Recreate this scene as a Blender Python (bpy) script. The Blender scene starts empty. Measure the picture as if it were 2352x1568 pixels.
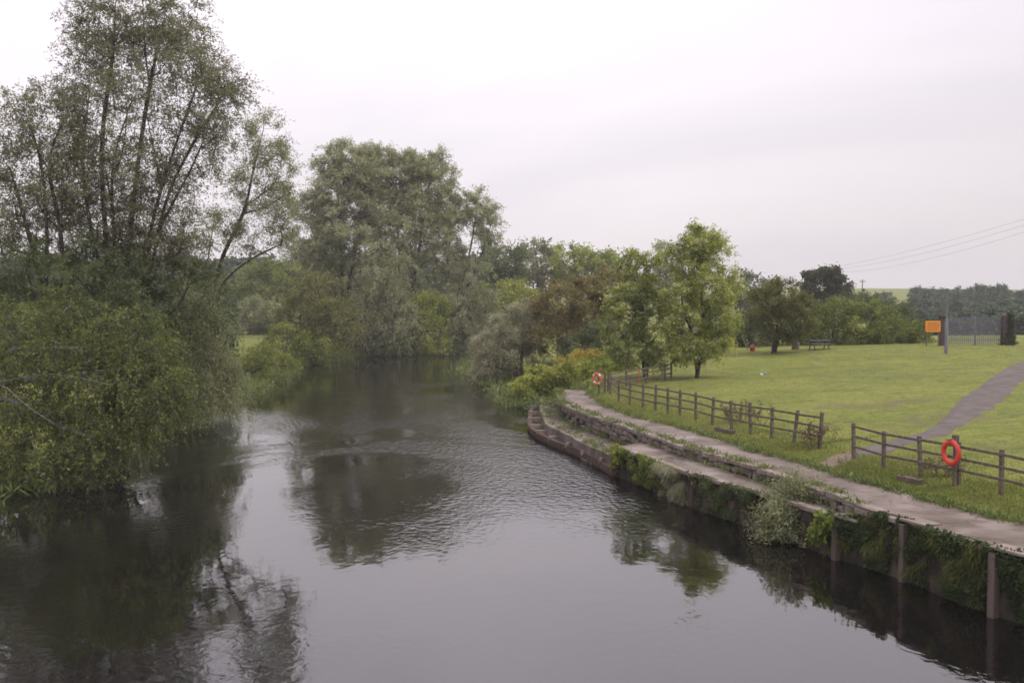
import bpy, math, random
import numpy as np
from mathutils import Vector

# ------------------------------------------------------------------ camera, world, sun, exposure
S = bpy.context.scene
COL = S.collection
RES_W, RES_H = 2352.0, 1568.0          # photo coordinates used throughout this file
FPX = RES_W * 35.0 / 36.0
CAM_Z = 7.2
HORIZON = 690.0
PITCH = math.atan((RES_H / 2 - HORIZON) / FPX)

cam_d = bpy.data.cameras.new('camera')
cam_d.lens = 35.0
cam_d.sensor_width = 36.0
cam_d.clip_end = 6000
cam = bpy.data.objects.new('camera', cam_d)
COL.objects.link(cam)
cam.location = (0, 0, CAM_Z)
cam.rotation_euler = (math.pi / 2 - PITCH, 0, 0)
S.camera = cam

SUN_EL, SUN_AZ = math.radians(55), math.radians(108)     # sun behind thin cloud, ahead and a little to one side
W = bpy.data.worlds.new('World')
S.world = W
W.use_nodes = True
nt = W.node_tree
for n in list(nt.nodes):
    nt.nodes.remove(n)
def wn(t, **k):
    n = nt.nodes.new(t)
    for a, b in k.items():
        setattr(n, a, b)
    return n
o = wn('ShaderNodeOutputWorld'); bg = wn('ShaderNodeBackground')
sky = wn('ShaderNodeTexSky', sky_type='NISHITA', sun_disc=False, sun_elevation=SUN_EL, sun_rotation=SUN_AZ, dust_density=4.0)
tc = wn('ShaderNodeTexCoord')
mp = wn('ShaderNodeMapping'); mp.inputs['Scale'].default_value = (1.0, 1.0, 2.6); mp.inputs['Rotation'].default_value = (0.1, -0.35, 0.5)
n1 = wn('ShaderNodeTexNoise'); n1.inputs['Scale'].default_value = 1.5; n1.inputs['Detail'].default_value = 5; n1.inputs['Roughness'].default_value = 0.5; n1.inputs['Distortion'].default_value = 0.5
cr = wn('ShaderNodeValToRGB')
cr.color_ramp.elements[0].position = 0.34; cr.color_ramp.elements[0].color = (0.81, 0.765, 0.815, 1)
cr.color_ramp.elements[1].position = 0.62; cr.color_ramp.elements[1].color = (0.975, 0.908, 0.93, 1)
sep = wn('ShaderNodeSeparateXYZ')
up = wn('ShaderNodeMapRange'); up.inputs['From Min'].default_value = 0.0; up.inputs['From Max'].default_value = 0.9; up.inputs['To Min'].default_value = 0.68; up.inputs['To Max'].default_value = 1.75
mul = wn('ShaderNodeVectorMath', operation='SCALE')
# the cloud deck: an even overcast, brighter towards the zenith as any overcast is
cs = wn('ShaderNodeVectorMath', operation='SCALE'); cs.inputs['Scale'].default_value = 10.0
mix = wn('ShaderNodeMix', data_type='RGBA'); mix.inputs['Factor'].default_value = 0.93
L = nt.links.new
L(tc.outputs['Generated'], mp.inputs['Vector']); L(mp.outputs['Vector'], n1.inputs['Vector']); L(n1.outputs['Fac'], cr.inputs['Fac'])
L(tc.outputs['Generated'], sep.inputs['Vector']); L(sep.outputs['Z'], up.inputs['Value'])
L(cr.outputs['Color'], mul.inputs[0]); L(up.outputs['Result'], mul.inputs['Scale'])
dt = wn('ShaderNodeVectorMath', operation='DOT_PRODUCT'); dt.inputs[1].default_value = (0.93, 0.30, 0.0)
dk = wn('ShaderNodeMapRange', interpolation_type='SMOOTHSTEP'); dk.inputs['From Min'].default_value = 0.25; dk.inputs['From Max'].default_value = 0.95; dk.inputs['To Min'].default_value = 1.0; dk.inputs['To Max'].default_value = 0.74
ml2 = wn('ShaderNodeVectorMath', operation='SCALE')
L(tc.outputs['Generated'], dt.inputs[0]); L(dt.outputs['Value'], dk.inputs['Value']); L(mul.outputs['Vector'], ml2.inputs[0]); L(dk.outputs['Result'], ml2.inputs['Scale'])
zt = wn('ShaderNodeMix', data_type='RGBA'); zt.inputs['A'].default_value = (1.0, 1.0, 1.0, 1); zt.inputs['B'].default_value = (0.985, 0.955, 1.035, 1)
zf = wn('ShaderNodeMapRange'); zf.inputs['From Min'].default_value = 0.05; zf.inputs['From Max'].default_value = 0.6
L(sep.outputs['Z'], zf.inputs['Value']); L(zf.outputs['Result'], zt.inputs['Factor'])
ml3 = wn('ShaderNodeVectorMath', operation='MULTIPLY'); L(ml2.outputs['Vector'], ml3.inputs[0]); L(zt.outputs['Result'], ml3.inputs[1])
L(ml3.outputs['Vector'], cs.inputs[0])
L(sky.outputs['Color'], mix.inputs['A']); L(cs.outputs['Vector'], mix.inputs['B'])
L(mix.outputs['Result'], bg.inputs['Color']); bg.inputs['Strength'].default_value = 0.1
L(bg.outputs['Background'], o.inputs['Surface'])

sun_d = bpy.data.lights.new('sun', 'SUN'); sun_d.energy = 1.8; sun_d.angle = math.radians(14); sun_d.color = (1.0, 0.94, 0.84)
sun = bpy.data.objects.new('sun', sun_d); COL.objects.link(sun)
dv = Vector((math.sin(SUN_AZ) * math.cos(SUN_EL), math.cos(SUN_AZ) * math.cos(SUN_EL), math.sin(SUN_EL)))
sun.rotation_euler = dv.to_track_quat('Z', 'Y').to_euler()

S.view_settings.view_transform = 'Standard'
S.view_settings.look = 'None'
S.view_settings.gamma = 1.0
S.view_settings.exposure = 0.42
S.view_settings.use_curve_mapping = False
S.render.engine = 'CYCLES'
S.cycles.use_denoising = True
S.cycles.max_bounces = 6
S.cycles.diffuse_bounces = 3
S.cycles.glossy_bounces = 3
S.cycles.transmission_bounces = 3
S.cycles.volume_bounces = 0
S.cycles.filter_width = 1.7

R = np.random.default_rng(11)
random.seed(5)

# ------------------------------------------------------------------ pixel helpers
cp, sp = math.cos(PITCH), math.sin(PITCH)
def ray(px, py):
    u = (px - RES_W / 2) / FPX; v = (RES_H / 2 - py) / FPX
    return np.array([u, cp + v * sp, -sp + v * cp])       # y component ~ 1
def at_z(px, py, z):
    r = ray(px, py); t = (z - CAM_Z) / r[2]
    return np.array([r[0] * t, r[1] * t, z])
def at_d(px, py, d):
    r = ray(px, py); t = d / r[1]
    return np.array([r[0] * t, d, CAM_Z + r[2] * t])

# ------------------------------------------------------------------ object helpers
def build(name, V, F, mat=None, parent=None, base=None, tint=None, smooth=False):
    V = np.asarray(V, dtype=np.float64).reshape(-1, 3)
    if parent is not None and base is None:
        base = np.array(parent.location) if parent.type == 'EMPTY' else np.array(parent.get('_b', (0, 0, 0)))
    if base is not None:
        V = V - np.asarray(base)
    me = bpy.data.meshes.new(name)
    if isinstance(F, np.ndarray):
        k = F.shape[1]
        me.vertices.add(len(V)); me.vertices.foreach_set('co', V.astype(np.float32).ravel())
        me.loops.add(F.size); me.loops.foreach_set('vertex_index', F.astype(np.int32).ravel())
        me.polygons.add(len(F)); me.polygons.foreach_set('loop_start', np.arange(0, F.size, k, dtype=np.int32))
        me.update(calc_edges=True)
    else:
        me.from_pydata([tuple(v) for v in V], [], F)
    if smooth:
        me.polygons.foreach_set('use_smooth', [True] * len(me.polygons))
    if tint is not None:
        a = me.attributes.new('tint', 'FLOAT', 'FACE'); a.data.foreach_set('value', np.asarray(tint, dtype=np.float32))
    if mat is not None:
        me.materials.append(mat)
    ob = bpy.data.objects.new(name, me); COL.objects.link(ob)
    if parent is not None:
        ob.parent = parent
    return ob
def place_base(ob, base):
    """move a top-level mesh's origin to its base"""
    base = Vector(base)
    ob.data.transform(__import__('mathutils').Matrix.Translation(-base)); ob.location = base
    return ob
def tag(ob, label, cat, group=None):
    ob['label'] = label; ob['category'] = cat
    if group: ob['group'] = group
    return ob
def thing(name, label, cat, loc, group=None):
    e = bpy.data.objects.new(name, None); COL.objects.link(e)
    e.location = tuple(float(v) for v in loc); e.empty_display_size = 0.3
    return tag(e, label, cat, group)
def kind(ob, k):
    ob['kind'] = k
    return ob

def sm(a, b, x):
    t = np.clip((x - a) / (b - a), 0, 1)
    return t * t * (3 - 2 * t)
def spline(pts, n=8):
    P = np.array([np.asarray(p, float) for p in pts])
    out = []
    for i in range(len(P) - 1):
        p0 = P[max(i - 1, 0)]; p1 = P[i]; p2 = P[i + 1]; p3 = P[min(i + 2, len(P) - 1)]
        for t in np.linspace(0, 1, n, endpoint=False):
            out.append(0.5 * ((2 * p1) + (-p0 + p2) * t + (2 * p0 - 5 * p1 + 4 * p2 - p3) * t * t + (-p0 + 3 * p1 - 3 * p2 + p3) * t ** 3))
    out.append(P[-1])
    return np.array(out)
def resample(P, step=None, n=None):
    P = np.asarray(P, float)
    seg = np.linalg.norm(np.diff(P, axis=0), axis=1); s = np.concatenate([[0], np.cumsum(seg)])
    if n is None: n = max(2, int(round(s[-1] / step)) + 1)
    q = np.linspace(0, s[-1], n)
    return np.stack([np.interp(q, s, P[:, k]) for k in range(P.shape[1])], 1)
def normals2(P):
    d = np.gradient(P[:, :2], axis=0)
    d /= np.linalg.norm(d, axis=1)[:, None] + 1e-9
    return np.stack([d[:, 1], -d[:, 0]], 1)              # river side when running far -> near
def offset2(P, dist):
    return P[:, :2] + normals2(P) * dist
def signed_dist(X, Y, C):
    """distance to polyline C, positive on the land side (opposite of normals2)"""
    best = np.full(X.shape, 1e9); sg = np.ones(X.shape)
    for i in range(len(C) - 1):
        ax, ay = C[i]; bx, by = C[i + 1]; dx, dy = bx - ax, by - ay
        t = np.clip(((X - ax) * dx + (Y - ay) * dy) / (dx * dx + dy * dy + 1e-12), 0, 1)
        ex, ey = X - ax - t * dx, Y - ay - t * dy
        dd = np.hypot(ex, ey); cr_ = dx * (Y - ay) - dy * (X - ax)
        m = dd < best - 1e-9
        best = np.where(m, dd, best); sg = np.where(m, np.where(cr_ > 0, 1, -1), sg)
    return best * sg
def sweep(P, prof, caps=True, closed=True):
    """sweep a (u, z) profile along plan polyline P; u is the offset to the river side"""
    n2 = normals2(P); k = len(prof); V = []
    for p, n in zip(P, n2):
        for u, z in prof:
            V.append((p[0] + n[0] * u, p[1] + n[1] * u, z))
    F = []
    for i in range(len(P) - 1):
        for j in range(k if closed else k - 1):
            a = i * k + j; b = i * k + (j + 1) % k
            F.append((a, b, b + k, a + k))
    if caps and closed:
        F.append(tuple(range(k - 1, -1, -1))); F.append(tuple((len(P) - 1) * k + j for j in range(k)))
    return np.array(V), F
def tubes(paths, sides=6):
    Vs, Fs, off = [], [], 0
    ang = np.linspace(0, 2 * np.pi, sides, endpoint=False)
    for P, r in paths:
        P = np.asarray(P, float); k = len(P); r = np.broadcast_to(np.asarray(r, float), (k,))
        T = np.gradient(P, axis=0); T /= np.linalg.norm(T, axis=1)[:, None] + 1e-9
        ref = np.array([0, 0, 1.0]) if abs(T[0, 2]) < 0.8 else np.array([1.0, 0, 0])
        A = np.cross(T, ref); A /= np.linalg.norm(A, axis=1)[:, None] + 1e-9
        B = np.cross(T, A)
        V = P[:, None] + (A[:, None] * np.cos(ang)[None, :, None] + B[:, None] * np.sin(ang)[None, :, None]) * r[:, None, None]
        Vs.append(V.reshape(-1, 3))
        i = np.arange(k - 1)[:, None] * sides; j = np.arange(sides)[None]
        a = i + j; b = i + (j + 1) % sides
        Fs.append(np.stack([a, b, b + sides, a + sides], -1).reshape(-1, 4) + off)
        off += k * sides
    return np.concatenate(Vs), np.concatenate(Fs)
def box(c, h, ax=None, jit=0.0, rng=None):
    """box: centre, half sizes, local axes rows"""
    A = np.eye(3) if ax is None else np.asarray(ax, float)
    V = []
    for z in (-1, 1):
        for x, y in ((-1, -1), (1, -1), (1, 1), (-1, 1)):
            q = np.array([x * h[0], y * h[1], z * h[2]])
            if jit: q = q * (1 + rng.uniform(-jit, jit, 3))
            V.append(np.asarray(c) + q @ A)
    F = [(3, 2, 1, 0), (4, 5, 6, 7), (0, 1, 5, 4), (1, 2, 6, 5), (2, 3, 7, 6), (3, 0, 4, 7)]
    return np.array(V), F
def join(parts):
    V, F, o_ = [], [], 0
    for v, f in parts:
        V.append(np.asarray(v)); F += [tuple(int(i) + o_ for i in q) for q in f]; o_ += len(v)
    return np.concatenate(V), F
def bevel(ob, w=0.01, seg=1):
    m = ob.modifiers.new('bevel', 'BEVEL'); m.width = w; m.segments = seg; m.limit_method = 'ANGLE'
    return ob

# ------------------------------------------------------------------ materials
def nodes(name):
    m = bpy.data.materials.new(name); m.use_nodes = True
    t = m.node_tree; b = t.nodes['Principled BSDF']
    return m, t, b
def ramp(t, stops):
    r = t.nodes.new('ShaderNodeValToRGB'); e = r.color_ramp.elements
    while len(e) < len(stops): e.new(0.5)
    for el, (p, c) in zip(e, stops):
        el.position = p; el.color = (*c, 1)
    return r
def noise(t, scale, detail=4, rough=0.55, dist=0.0, coord='Object', stretch=None, rot=None):
    n = t.nodes.new('ShaderNodeTexNoise')
    n.inputs['Scale'].default_value = scale; n.inputs['Detail'].default_value = detail
    n.inputs['Roughness'].default_value = rough; n.inputs['Distortion'].default_value = dist
    if coord == 'World':
        g = t.nodes.new('ShaderNodeNewGeometry'); out = g.outputs['Position']
    else:
        c = t.nodes.new('ShaderNodeTexCoord'); out = c.outputs[coord]
    if stretch or rot:
        mp_ = t.nodes.new('ShaderNodeMapping')
        if stretch: mp_.inputs['Scale'].default_value = stretch
        if rot: mp_.inputs['Rotation'].default_value = rot
        t.links.new(out, mp_.inputs['Vector']); out = mp_.outputs['Vector']
    t.links.new(out, n.inputs['Vector'])
    return n
def mixc(t, a, b, fac, blend='MIX'):
    m = t.nodes.new('ShaderNodeMix'); m.data_type = 'RGBA'; m.blend_type = blend
    for src, key in ((a, 'A'), (b, 'B'), (fac, 'Factor')):
        if hasattr(src, 'is_linked'): t.links.new(src, m.inputs[key])
        elif key == 'Factor': m.inputs[key].default_value = src
        else: m.inputs[key].default_value = (*src, 1)
    return m.outputs['Result']
def bump(t, b, h, strength=0.3, dist=0.02):
    n = t.nodes.new('ShaderNodeBump'); n.inputs['Strength'].default_value = strength; n.inputs['Distance'].default_value = dist
    t.links.new(h, n.inputs['Height']); t.links.new(n.outputs['Normal'], b.inputs['Normal'])
def solid(name, stops, scale=8, rough=0.8, bstr=0.3, bdist=0.01, metallic=0.0, coord='World', stretch=None, detail=6):
    m, t, b = nodes(name)
    n = noise(t, scale, detail, 0.6, 0.3, coord, stretch)
    r = ramp(t, stops); t.links.new(n.outputs['Fac'], r.inputs['Fac']); t.links.new(r.outputs['Color'], b.inputs['Base Color'])
    b.inputs['Roughness'].default_value = rough; b.inputs['Metallic'].default_value = metallic; b.inputs['Specular IOR Level'].default_value = 0.12 if rough > 0.75 else 0.4
    if bstr: bump(t, b, n.outputs['Fac'], bstr, bdist)
    return m
def leaf_mat(name, dark, mid, light, trans=0.42):
    m, t, b = nodes(name)
    a = t.nodes.new('ShaderNodeAttribute'); a.attribute_name = 'tint'
    r = ramp(t, [(0.0, dark), (0.5, mid), (1.0, light)])
    t.links.new(a.outputs['Fac'], r.inputs['Fac'])
    t.links.new(r.outputs['Color'], b.inputs['Base Color'])
    b.inputs['Roughness'].default_value = 0.62
    b.inputs['Specular IOR Level'].default_value = 0.18
    tr = t.nodes.new('ShaderNodeBsdfTranslucent'); t.links.new(r.outputs['Color'], tr.inputs['Color'])
    mx = t.nodes.new('ShaderNodeMixShader'); mx.inputs['Fac'].default_value = trans
    t.links.new(b.outputs['BSDF'], mx.inputs[1]); t.links.new(tr.outputs['BSDF'], mx.inputs[2])
    t.links.new(mx.outputs['Shader'], t.nodes['Material Output'].inputs['Surface'])
    return m

M = {}
M['willow'] = leaf_mat('willow_leaf', (0.07, 0.076, 0.036), (0.145, 0.152, 0.078), (0.25, 0.255, 0.145))
M['willow_grey'] = leaf_mat('grey_willow_leaf', (0.1, 0.112, 0.05), (0.215, 0.235, 0.112), (0.36, 0.375, 0.21))
M['scrub'] = leaf_mat('scrub_leaf', (0.05, 0.066, 0.026), (0.106, 0.132, 0.052), (0.19, 0.22, 0.095))
M['bright'] = leaf_mat('bright_leaf', (0.071, 0.093, 0.018), (0.152, 0.187, 0.038), (0.268, 0.301, 0.075))
M['fresh'] = leaf_mat('fresh_leaf', (0.108, 0.144, 0.021), (0.217, 0.261, 0.044), (0.374, 0.388, 0.087))
M['olive'] = leaf_mat('olive_leaf', (0.085, 0.078, 0.026), (0.2, 0.178, 0.062), (0.36, 0.31, 0.13))
M['pale'] = leaf_mat('pale_leaf', (0.16, 0.165, 0.09), (0.29, 0.29, 0.17), (0.44, 0.43, 0.29))
M['rowan'] = leaf_mat('rowan_leaf', (0.116, 0.153, 0.029), (0.248, 0.291, 0.059), (0.442, 0.465, 0.119))
M['thorn'] = leaf_mat('thorn_leaf', (0.063, 0.074, 0.018), (0.125, 0.136, 0.037), (0.217, 0.212, 0.071))
M['yellow'] = leaf_mat('yellow_leaf', (0.2, 0.18, 0.03), (0.36, 0.3, 0.05), (0.48, 0.4, 0.1))
M['young'] = leaf_mat('young_leaf', (0.30, 0.34, 0.14), (0.42, 0.45, 0.22), (0.58, 0.60, 0.38), 0.3)  # light green young leaves, in tufts on the two lawn trees
M['brownstem'] = leaf_mat('dry_stem', (0.06, 0.035, 0.022), (0.11, 0.065, 0.042), (0.17, 0.11, 0.07), 0.1)
M['dark'] = leaf_mat('dark_leaf', (0.035, 0.040, 0.017), (0.066, 0.074, 0.031), (0.125, 0.134, 0.058))
M['near'] = leaf_mat('bank_tree_leaf', (0.041, 0.057, 0.013), (0.105, 0.129, 0.030), (0.228, 0.254, 0.076))
M['ivy'] = leaf_mat('ivy_leaf', (0.02, 0.032, 0.011), (0.05, 0.075, 0.024), (0.105, 0.14, 0.05))
M['far'] = leaf_mat('hazed_far_leaf', (0.053, 0.077, 0.048), (0.096, 0.129, 0.076), (0.156, 0.195, 0.121))  # lighter and bluer: distance haze is put into the leaf colour
M['blade'] = leaf_mat('grass_blade', (0.065, 0.088, 0.016), (0.135, 0.165, 0.032), (0.23, 0.225, 0.07), 0.3)
M['rough_grass'] = leaf_mat('rough_grass', (0.06, 0.09, 0.02), (0.12, 0.16, 0.04), (0.22, 0.24, 0.09), 0.3)
M['bark'] = solid('bark', [(0.3, (0.030, 0.025, 0.022)), (0.7, (0.085, 0.072, 0.060))], 6, 0.9, 0.6, 0.02, stretch=(1, 1, 0.25))
M['greybark'] = solid('grey_bark', [(0.3, (0.09, 0.085, 0.08)), (0.7, (0.20, 0.19, 0.175))], 6, 0.9, 0.5, 0.02, stretch=(1, 1, 0.3))
M['path'] = solid('gritty_path', [(0.25, (0.090, 0.070, 0.055)), (0.42, (0.158, 0.134, 0.114)), (0.75, (0.225, 0.200, 0.180))], 1.1, 0.85, 0.0, detail=12)
M['asphalt'] = solid('worn_asphalt', [(0.25, (0.066, 0.055, 0.048)), (0.55, (0.102, 0.087, 0.078)), (0.8, (0.145, 0.125, 0.112))], 1.3, 0.8, 0.2, 0.01, detail=10)
M['dirt'] = solid('worn_dirt', [(0.3, (0.12, 0.09, 0.065)), (0.7, (0.22, 0.175, 0.14))], 2.0, 0.95, 0.4, 0.03, detail=10)
M['wall'] = solid('stained_concrete', [(0.36, (0.010, 0.010, 0.006)), (0.5, (0.034, 0.029, 0.020)), (0.68, (0.10, 0.080, 0.062))], 1.7, 0.92, 0.6, 0.04, stretch=(1, 1, 0.5), detail=9)
M['stone'] = solid('rubble_stone', [(0.25, (0.075, 0.062, 0.05)), (0.55, (0.16, 0.135, 0.115)), (0.8, (0.27, 0.24, 0.21))], 2.6, 0.9, 0.5, 0.02, detail=8)
M['coping'] = solid('coping_stone', [(0.25, (0.12, 0.10, 0.08)), (0.6, (0.22, 0.185, 0.16)), (0.85, (0.32, 0.28, 0.25))], 2.2, 0.9, 0.4, 0.02, detail=9)
M['pile'] = solid('weathered_pile', [(0.3, (0.055, 0.042, 0.034)), (0.7, (0.14, 0.11, 0.092))], 4, 0.9, 0.5, 0.015, stretch=(1, 1, 0.2))
M['timber'] = solid('weathered_timber', [(0.3, (0.062, 0.048, 0.038)), (0.7, (0.165, 0.135, 0.108))], 7, 0.9, 0.5, 0.006, stretch=(1, 1, 1))
M['rust'] = solid('rusted_steel', [(0.3, (0.035, 0.024, 0.018)), (0.7, (0.10, 0.07, 0.052))], 5, 0.85, 0.4, 0.01)
M['red'] = solid('red_plastic', [(0.3, (0.50, 0.035, 0.022)), (0.75, (0.66, 0.065, 0.04))], 3, 0.5, 0.05, 0.005)
M['ringorange'] = solid('faded_orange_plastic', [(0.3, (0.56, 0.085, 0.04)), (0.75, (0.68, 0.15, 0.08))], 3, 0.5, 0.05, 0.005)
M['white'] = solid('white_band', [(0.3, (0.55, 0.52, 0.5)), (0.75, (0.75, 0.72, 0.7))], 5, 0.6, 0.05, 0.004)
M['rope'] = solid('rope', [(0.3, (0.16, 0.12, 0.09)), (0.7, (0.30, 0.24, 0.2))], 30, 0.9, 0.3, 0.004)
M['steel'] = solid('galvanised_steel', [(0.3, (0.11, 0.11, 0.125)), (0.7, (0.19, 0.19, 0.21))], 4, 0.55, 0.1, 0.004, metallic=0.3)
M['grey_metal'] = solid('grey_painted_metal', [(0.3, (0.06, 0.063, 0.07)), (0.7, (0.12, 0.122, 0.135))], 5, 0.6, 0.1, 0.004)
M['orange'] = solid('orange_sign_face', [(0.3, (0.62, 0.22, 0.012)), (0.75, (0.72, 0.29, 0.02))], 4, 0.55, 0.0)
M['mark'] = solid('sign_marking', [(0.3, (0.28, 0.06, 0.01)), (0.7, (0.34, 0.08, 0.015))], 6, 0.6, 0.0)
M['brick'] = solid('brown_pier', [(0.3, (0.045, 0.036, 0.031)), (0.7, (0.095, 0.076, 0.066))], 5, 0.9, 0.4, 0.02)
M['bin'] = solid('bin_slat', [(0.3, (0.13, 0.10, 0.085)), (0.7, (0.22, 0.175, 0.15))], 6, 0.8, 0.3, 0.005)
M['tanplate'] = solid('tan_plate', [(0.3, (0.42, 0.32, 0.22)), (0.7, (0.52, 0.42, 0.3))], 6, 0.7, 0.0)
M['cable'] = solid('cable', [(0.3, (0.10, 0.10, 0.11)), (0.7, (0.15, 0.15, 0.16))], 3, 0.7, 0.0)
M['blue'] = solid('blue_litter', [(0.3, (0.06, 0.28, 0.5)), (0.7, (0.12, 0.4, 0.6))], 6, 0.5, 0.0)
M['mud'] = solid('bank_mud', [(0.3, (0.035, 0.026, 0.018)), (0.7, (0.09, 0.068, 0.05))], 2, 0.9, 0.6, 0.05)

# small grit relief on the riverside path
m = M['path']; t = m.node_tree; b = t.nodes['Principled BSDF']
g = noise(t, 38, 5, 0.7, 0, 'World'); bump(t, b, g.outputs['Fac'], 0.35, 0.012)
old = b.inputs['Base Color'].links[0].from_socket
st = noise(t, 0.35, 7, 0.65, 1.2, 'World'); rs = ramp(t, [(0.42, (0.62, 0.58, 0.55)), (0.60, (1.06, 1.04, 1.05))]); t.links.new(st.outputs['Fac'], rs.inputs['Fac'])
c = mixc(t, old, rs.outputs['Color'], 0.9, 'MULTIPLY')
vo = t.nodes.new('ShaderNodeTexVoronoi'); vo.feature = 'DISTANCE_TO_EDGE'; vo.inputs['Scale'].default_value = 0.42
gq = t.nodes.new('ShaderNodeNewGeometry'); wq = noise(t, 1.6, 5, 0.6, 0, 'World'); va = t.nodes.new('ShaderNodeVectorMath'); va.operation = 'ADD'
vsx = t.nodes.new('ShaderNodeVectorMath'); vsx.operation = 'SCALE'; vsx.inputs['Scale'].default_value = 0.9; t.links.new(wq.outputs['Color'], vsx.inputs[0])
t.links.new(gq.outputs['Position'], va.inputs[0]); t.links.new(vsx.outputs['Vector'], va.inputs[1]); t.links.new(va.outputs['Vector'], vo.inputs['Vector'])
rv = ramp(t, [(0.0, (0.35, 0.33, 0.3)), (0.012, (1, 1, 1))]); t.links.new(vo.outputs['Distance'], rv.inputs['Fac'])
c = mixc(t, c, rv.outputs['Color'], 0.7, 'MULTIPLY'); t.links.new(c, b.inputs['Base Color'])

def ground_material():
    m, t, b = nodes('grass_ground')
    big = noise(t, 0.16, 6, 0.65, 0.8, 'World', (1, 1.6, 1)); mid = noise(t, 1.3, 8, 0.7, 0.4, 'World'); fine = noise(t, 14, 5, 0.7, 0, 'World')
    r1 = ramp(t, [(0.30, (0.066, 0.086, 0.016)), (0.50, (0.140, 0.160, 0.030)), (0.70, (0.215, 0.215, 0.055))])
    r2 = ramp(t, [(0.32, (0.052, 0.076, 0.015)), (0.52, (0.136, 0.158, 0.031)), (0.72, (0.205, 0.190, 0.060))])
    t.links.new(big.outputs['Fac'], r1.inputs['Fac']); t.links.new(mid.outputs['Fac'], r2.inputs['Fac'])
    c = mixc(t, r1.outputs['Color'], r2.outputs['Color'], 0.55)
    clod = noise(t, 3.1, 6, 0.72, 0.6, 'World', (1, 1.5, 1)); rc = ramp(t, [(0.34, (0.62, 0.68, 0.62)), (0.62, (1.18, 1.14, 1.05))]); t.links.new(clod.outputs['Fac'], rc.inputs['Fac'])
    c = mixc(t, c, rc.outputs['Color'], 0.8, 'MULTIPLY')
    r3 = ramp(t, [(0.3, (0.5, 0.52, 0.5)), (0.7, (1.35, 1.33, 1.25))]); t.links.new(fine.outputs['Fac'], r3.inputs['Fac'])
    c = mixc(t, c, r3.outputs['Color'], 0.75, 'MULTIPLY')
    # bare, trodden patches
    bare = noise(t, 0.33, 6, 0.62, 0.6, 'World'); rb = ramp(t, [(0.54, (0, 0, 0)), (0.70, (0.85, 0.85, 0.85))]); t.links.new(bare.outputs['Fac'], rb.inputs['Fac'])
    c = mixc(t, c, (0.105, 0.088, 0.048), rb.outputs['Color'])
    t.links.new(c, b.inputs['Base Color']); b.inputs['Roughness'].default_value = 0.95
    b.inputs['Specular IOR Level'].default_value = 0.2
    bump(t, b, fine.outputs['Fac'], 0.6, 0.05)
    return m
M['ground'] = ground_material()

def water_material():
    m, t, b = nodes('river_water')
    b.inputs['Base Color'].default_value = (0.005, 0.004, 0.004, 1)
    b.inputs['Roughness'].default_value = 0.03
    b.inputs['IOR'].default_value = 1.6; b.inputs['Specular IOR Level'].default_value = 1.0
    N = t.nodes.new; LK = t.links.new
    geo = N('ShaderNodeNewGeometry')
    # swirling current: where the surface is ruffled and where it lies smooth
    mpw = N('ShaderNodeMapping'); mpw.inputs['Rotation'].default_value = (0, 0, math.radians(14)); mpw.inputs['Scale'].default_value = (0.055, 0.040, 1)
    mpw.inputs['Location'].default_value = (0.35, 0.55, 0)
    LK(geo.outputs['Position'], mpw.inputs['Vector'])
    msk = N('ShaderNodeTexNoise'); msk.inputs['Scale'].default_value = 1.0; msk.inputs['Detail'].default_value = 4; msk.inputs['Distortion'].default_value = 2.2; msk.inputs['Roughness'].default_value = 0.5
    LK(mpw.outputs['Vector'], msk.inputs['Vector'])
    # the current quickens on the inside of the bend
    mg = N('ShaderNodeMapping'); mg.inputs['Location'].default_value = (0.10, -2.15, 0); mg.inputs['Scale'].default_value = (0.075, 0.042, 0.0)
    LK(geo.outputs['Position'], mg.inputs['Vector'])
    gr = N('ShaderNodeTexGradient'); gr.gradient_type = 'SPHERICAL'; LK(mg.outputs['Vector'], gr.inputs['Vector'])
    ad = N('ShaderNodeMath'); ad.operation = 'MULTIPLY_ADD'; LK(gr.outputs['Fac'], ad.inputs[0]); ad.inputs[1].default_value = 0.22; LK(msk.outputs['Fac'], ad.inputs[2])
    rm = ramp(t, [(0.44, (0.02, 0.02, 0.02)), (0.57, (0.20, 0.20, 0.20)), (0.70, (1, 1, 1))]); LK(ad.outputs[0], rm.inputs['Fac'])
    def layer(scale, stretch, rot, detail, dist):
        mp_ = N('ShaderNodeMapping'); mp_.inputs['Scale'].default_value = stretch; mp_.inputs['Rotation'].default_value = (0, 0, rot)
        LK(geo.outputs['Position'], mp_.inputs['Vector'])
        n = N('ShaderNodeTexNoise'); n.inputs['Scale'].default_value = scale; n.inputs['Detail'].default_value = detail; n.inputs['Distortion'].default_value = dist
        LK(mp_.outputs['Vector'], n.inputs['Vector'])
        return n.outputs['Fac']
    fine = layer(4.2, (1, 0.75, 1), 0.3, 3, 0.4)
    mid = layer(0.75, (1, 0.7, 1), -0.4, 3, 0.8)
    mm = N('ShaderNodeMath'); mm.operation = 'MULTIPLY'; LK(fine, mm.inputs[0]); LK(rm.outputs['Color'], mm.inputs[1])
    b1 = N('ShaderNodeBump'); b1.inputs['Strength'].default_value = 1.0; b1.inputs['Distance'].default_value = 0.060; LK(mm.outputs[0], b1.inputs['Height'])
    b2 = N('ShaderNodeBump'); b2.inputs['Strength'].default_value = 1.0; b2.inputs['Distance'].default_value = 0.007; LK(mid, b2.inputs['Height'])
    LK(b1.outputs['Normal'], b2.inputs['Normal']); LK(b2.outputs['Normal'], b.inputs['Normal'])
    return m
M['water'] = water_material()

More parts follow.
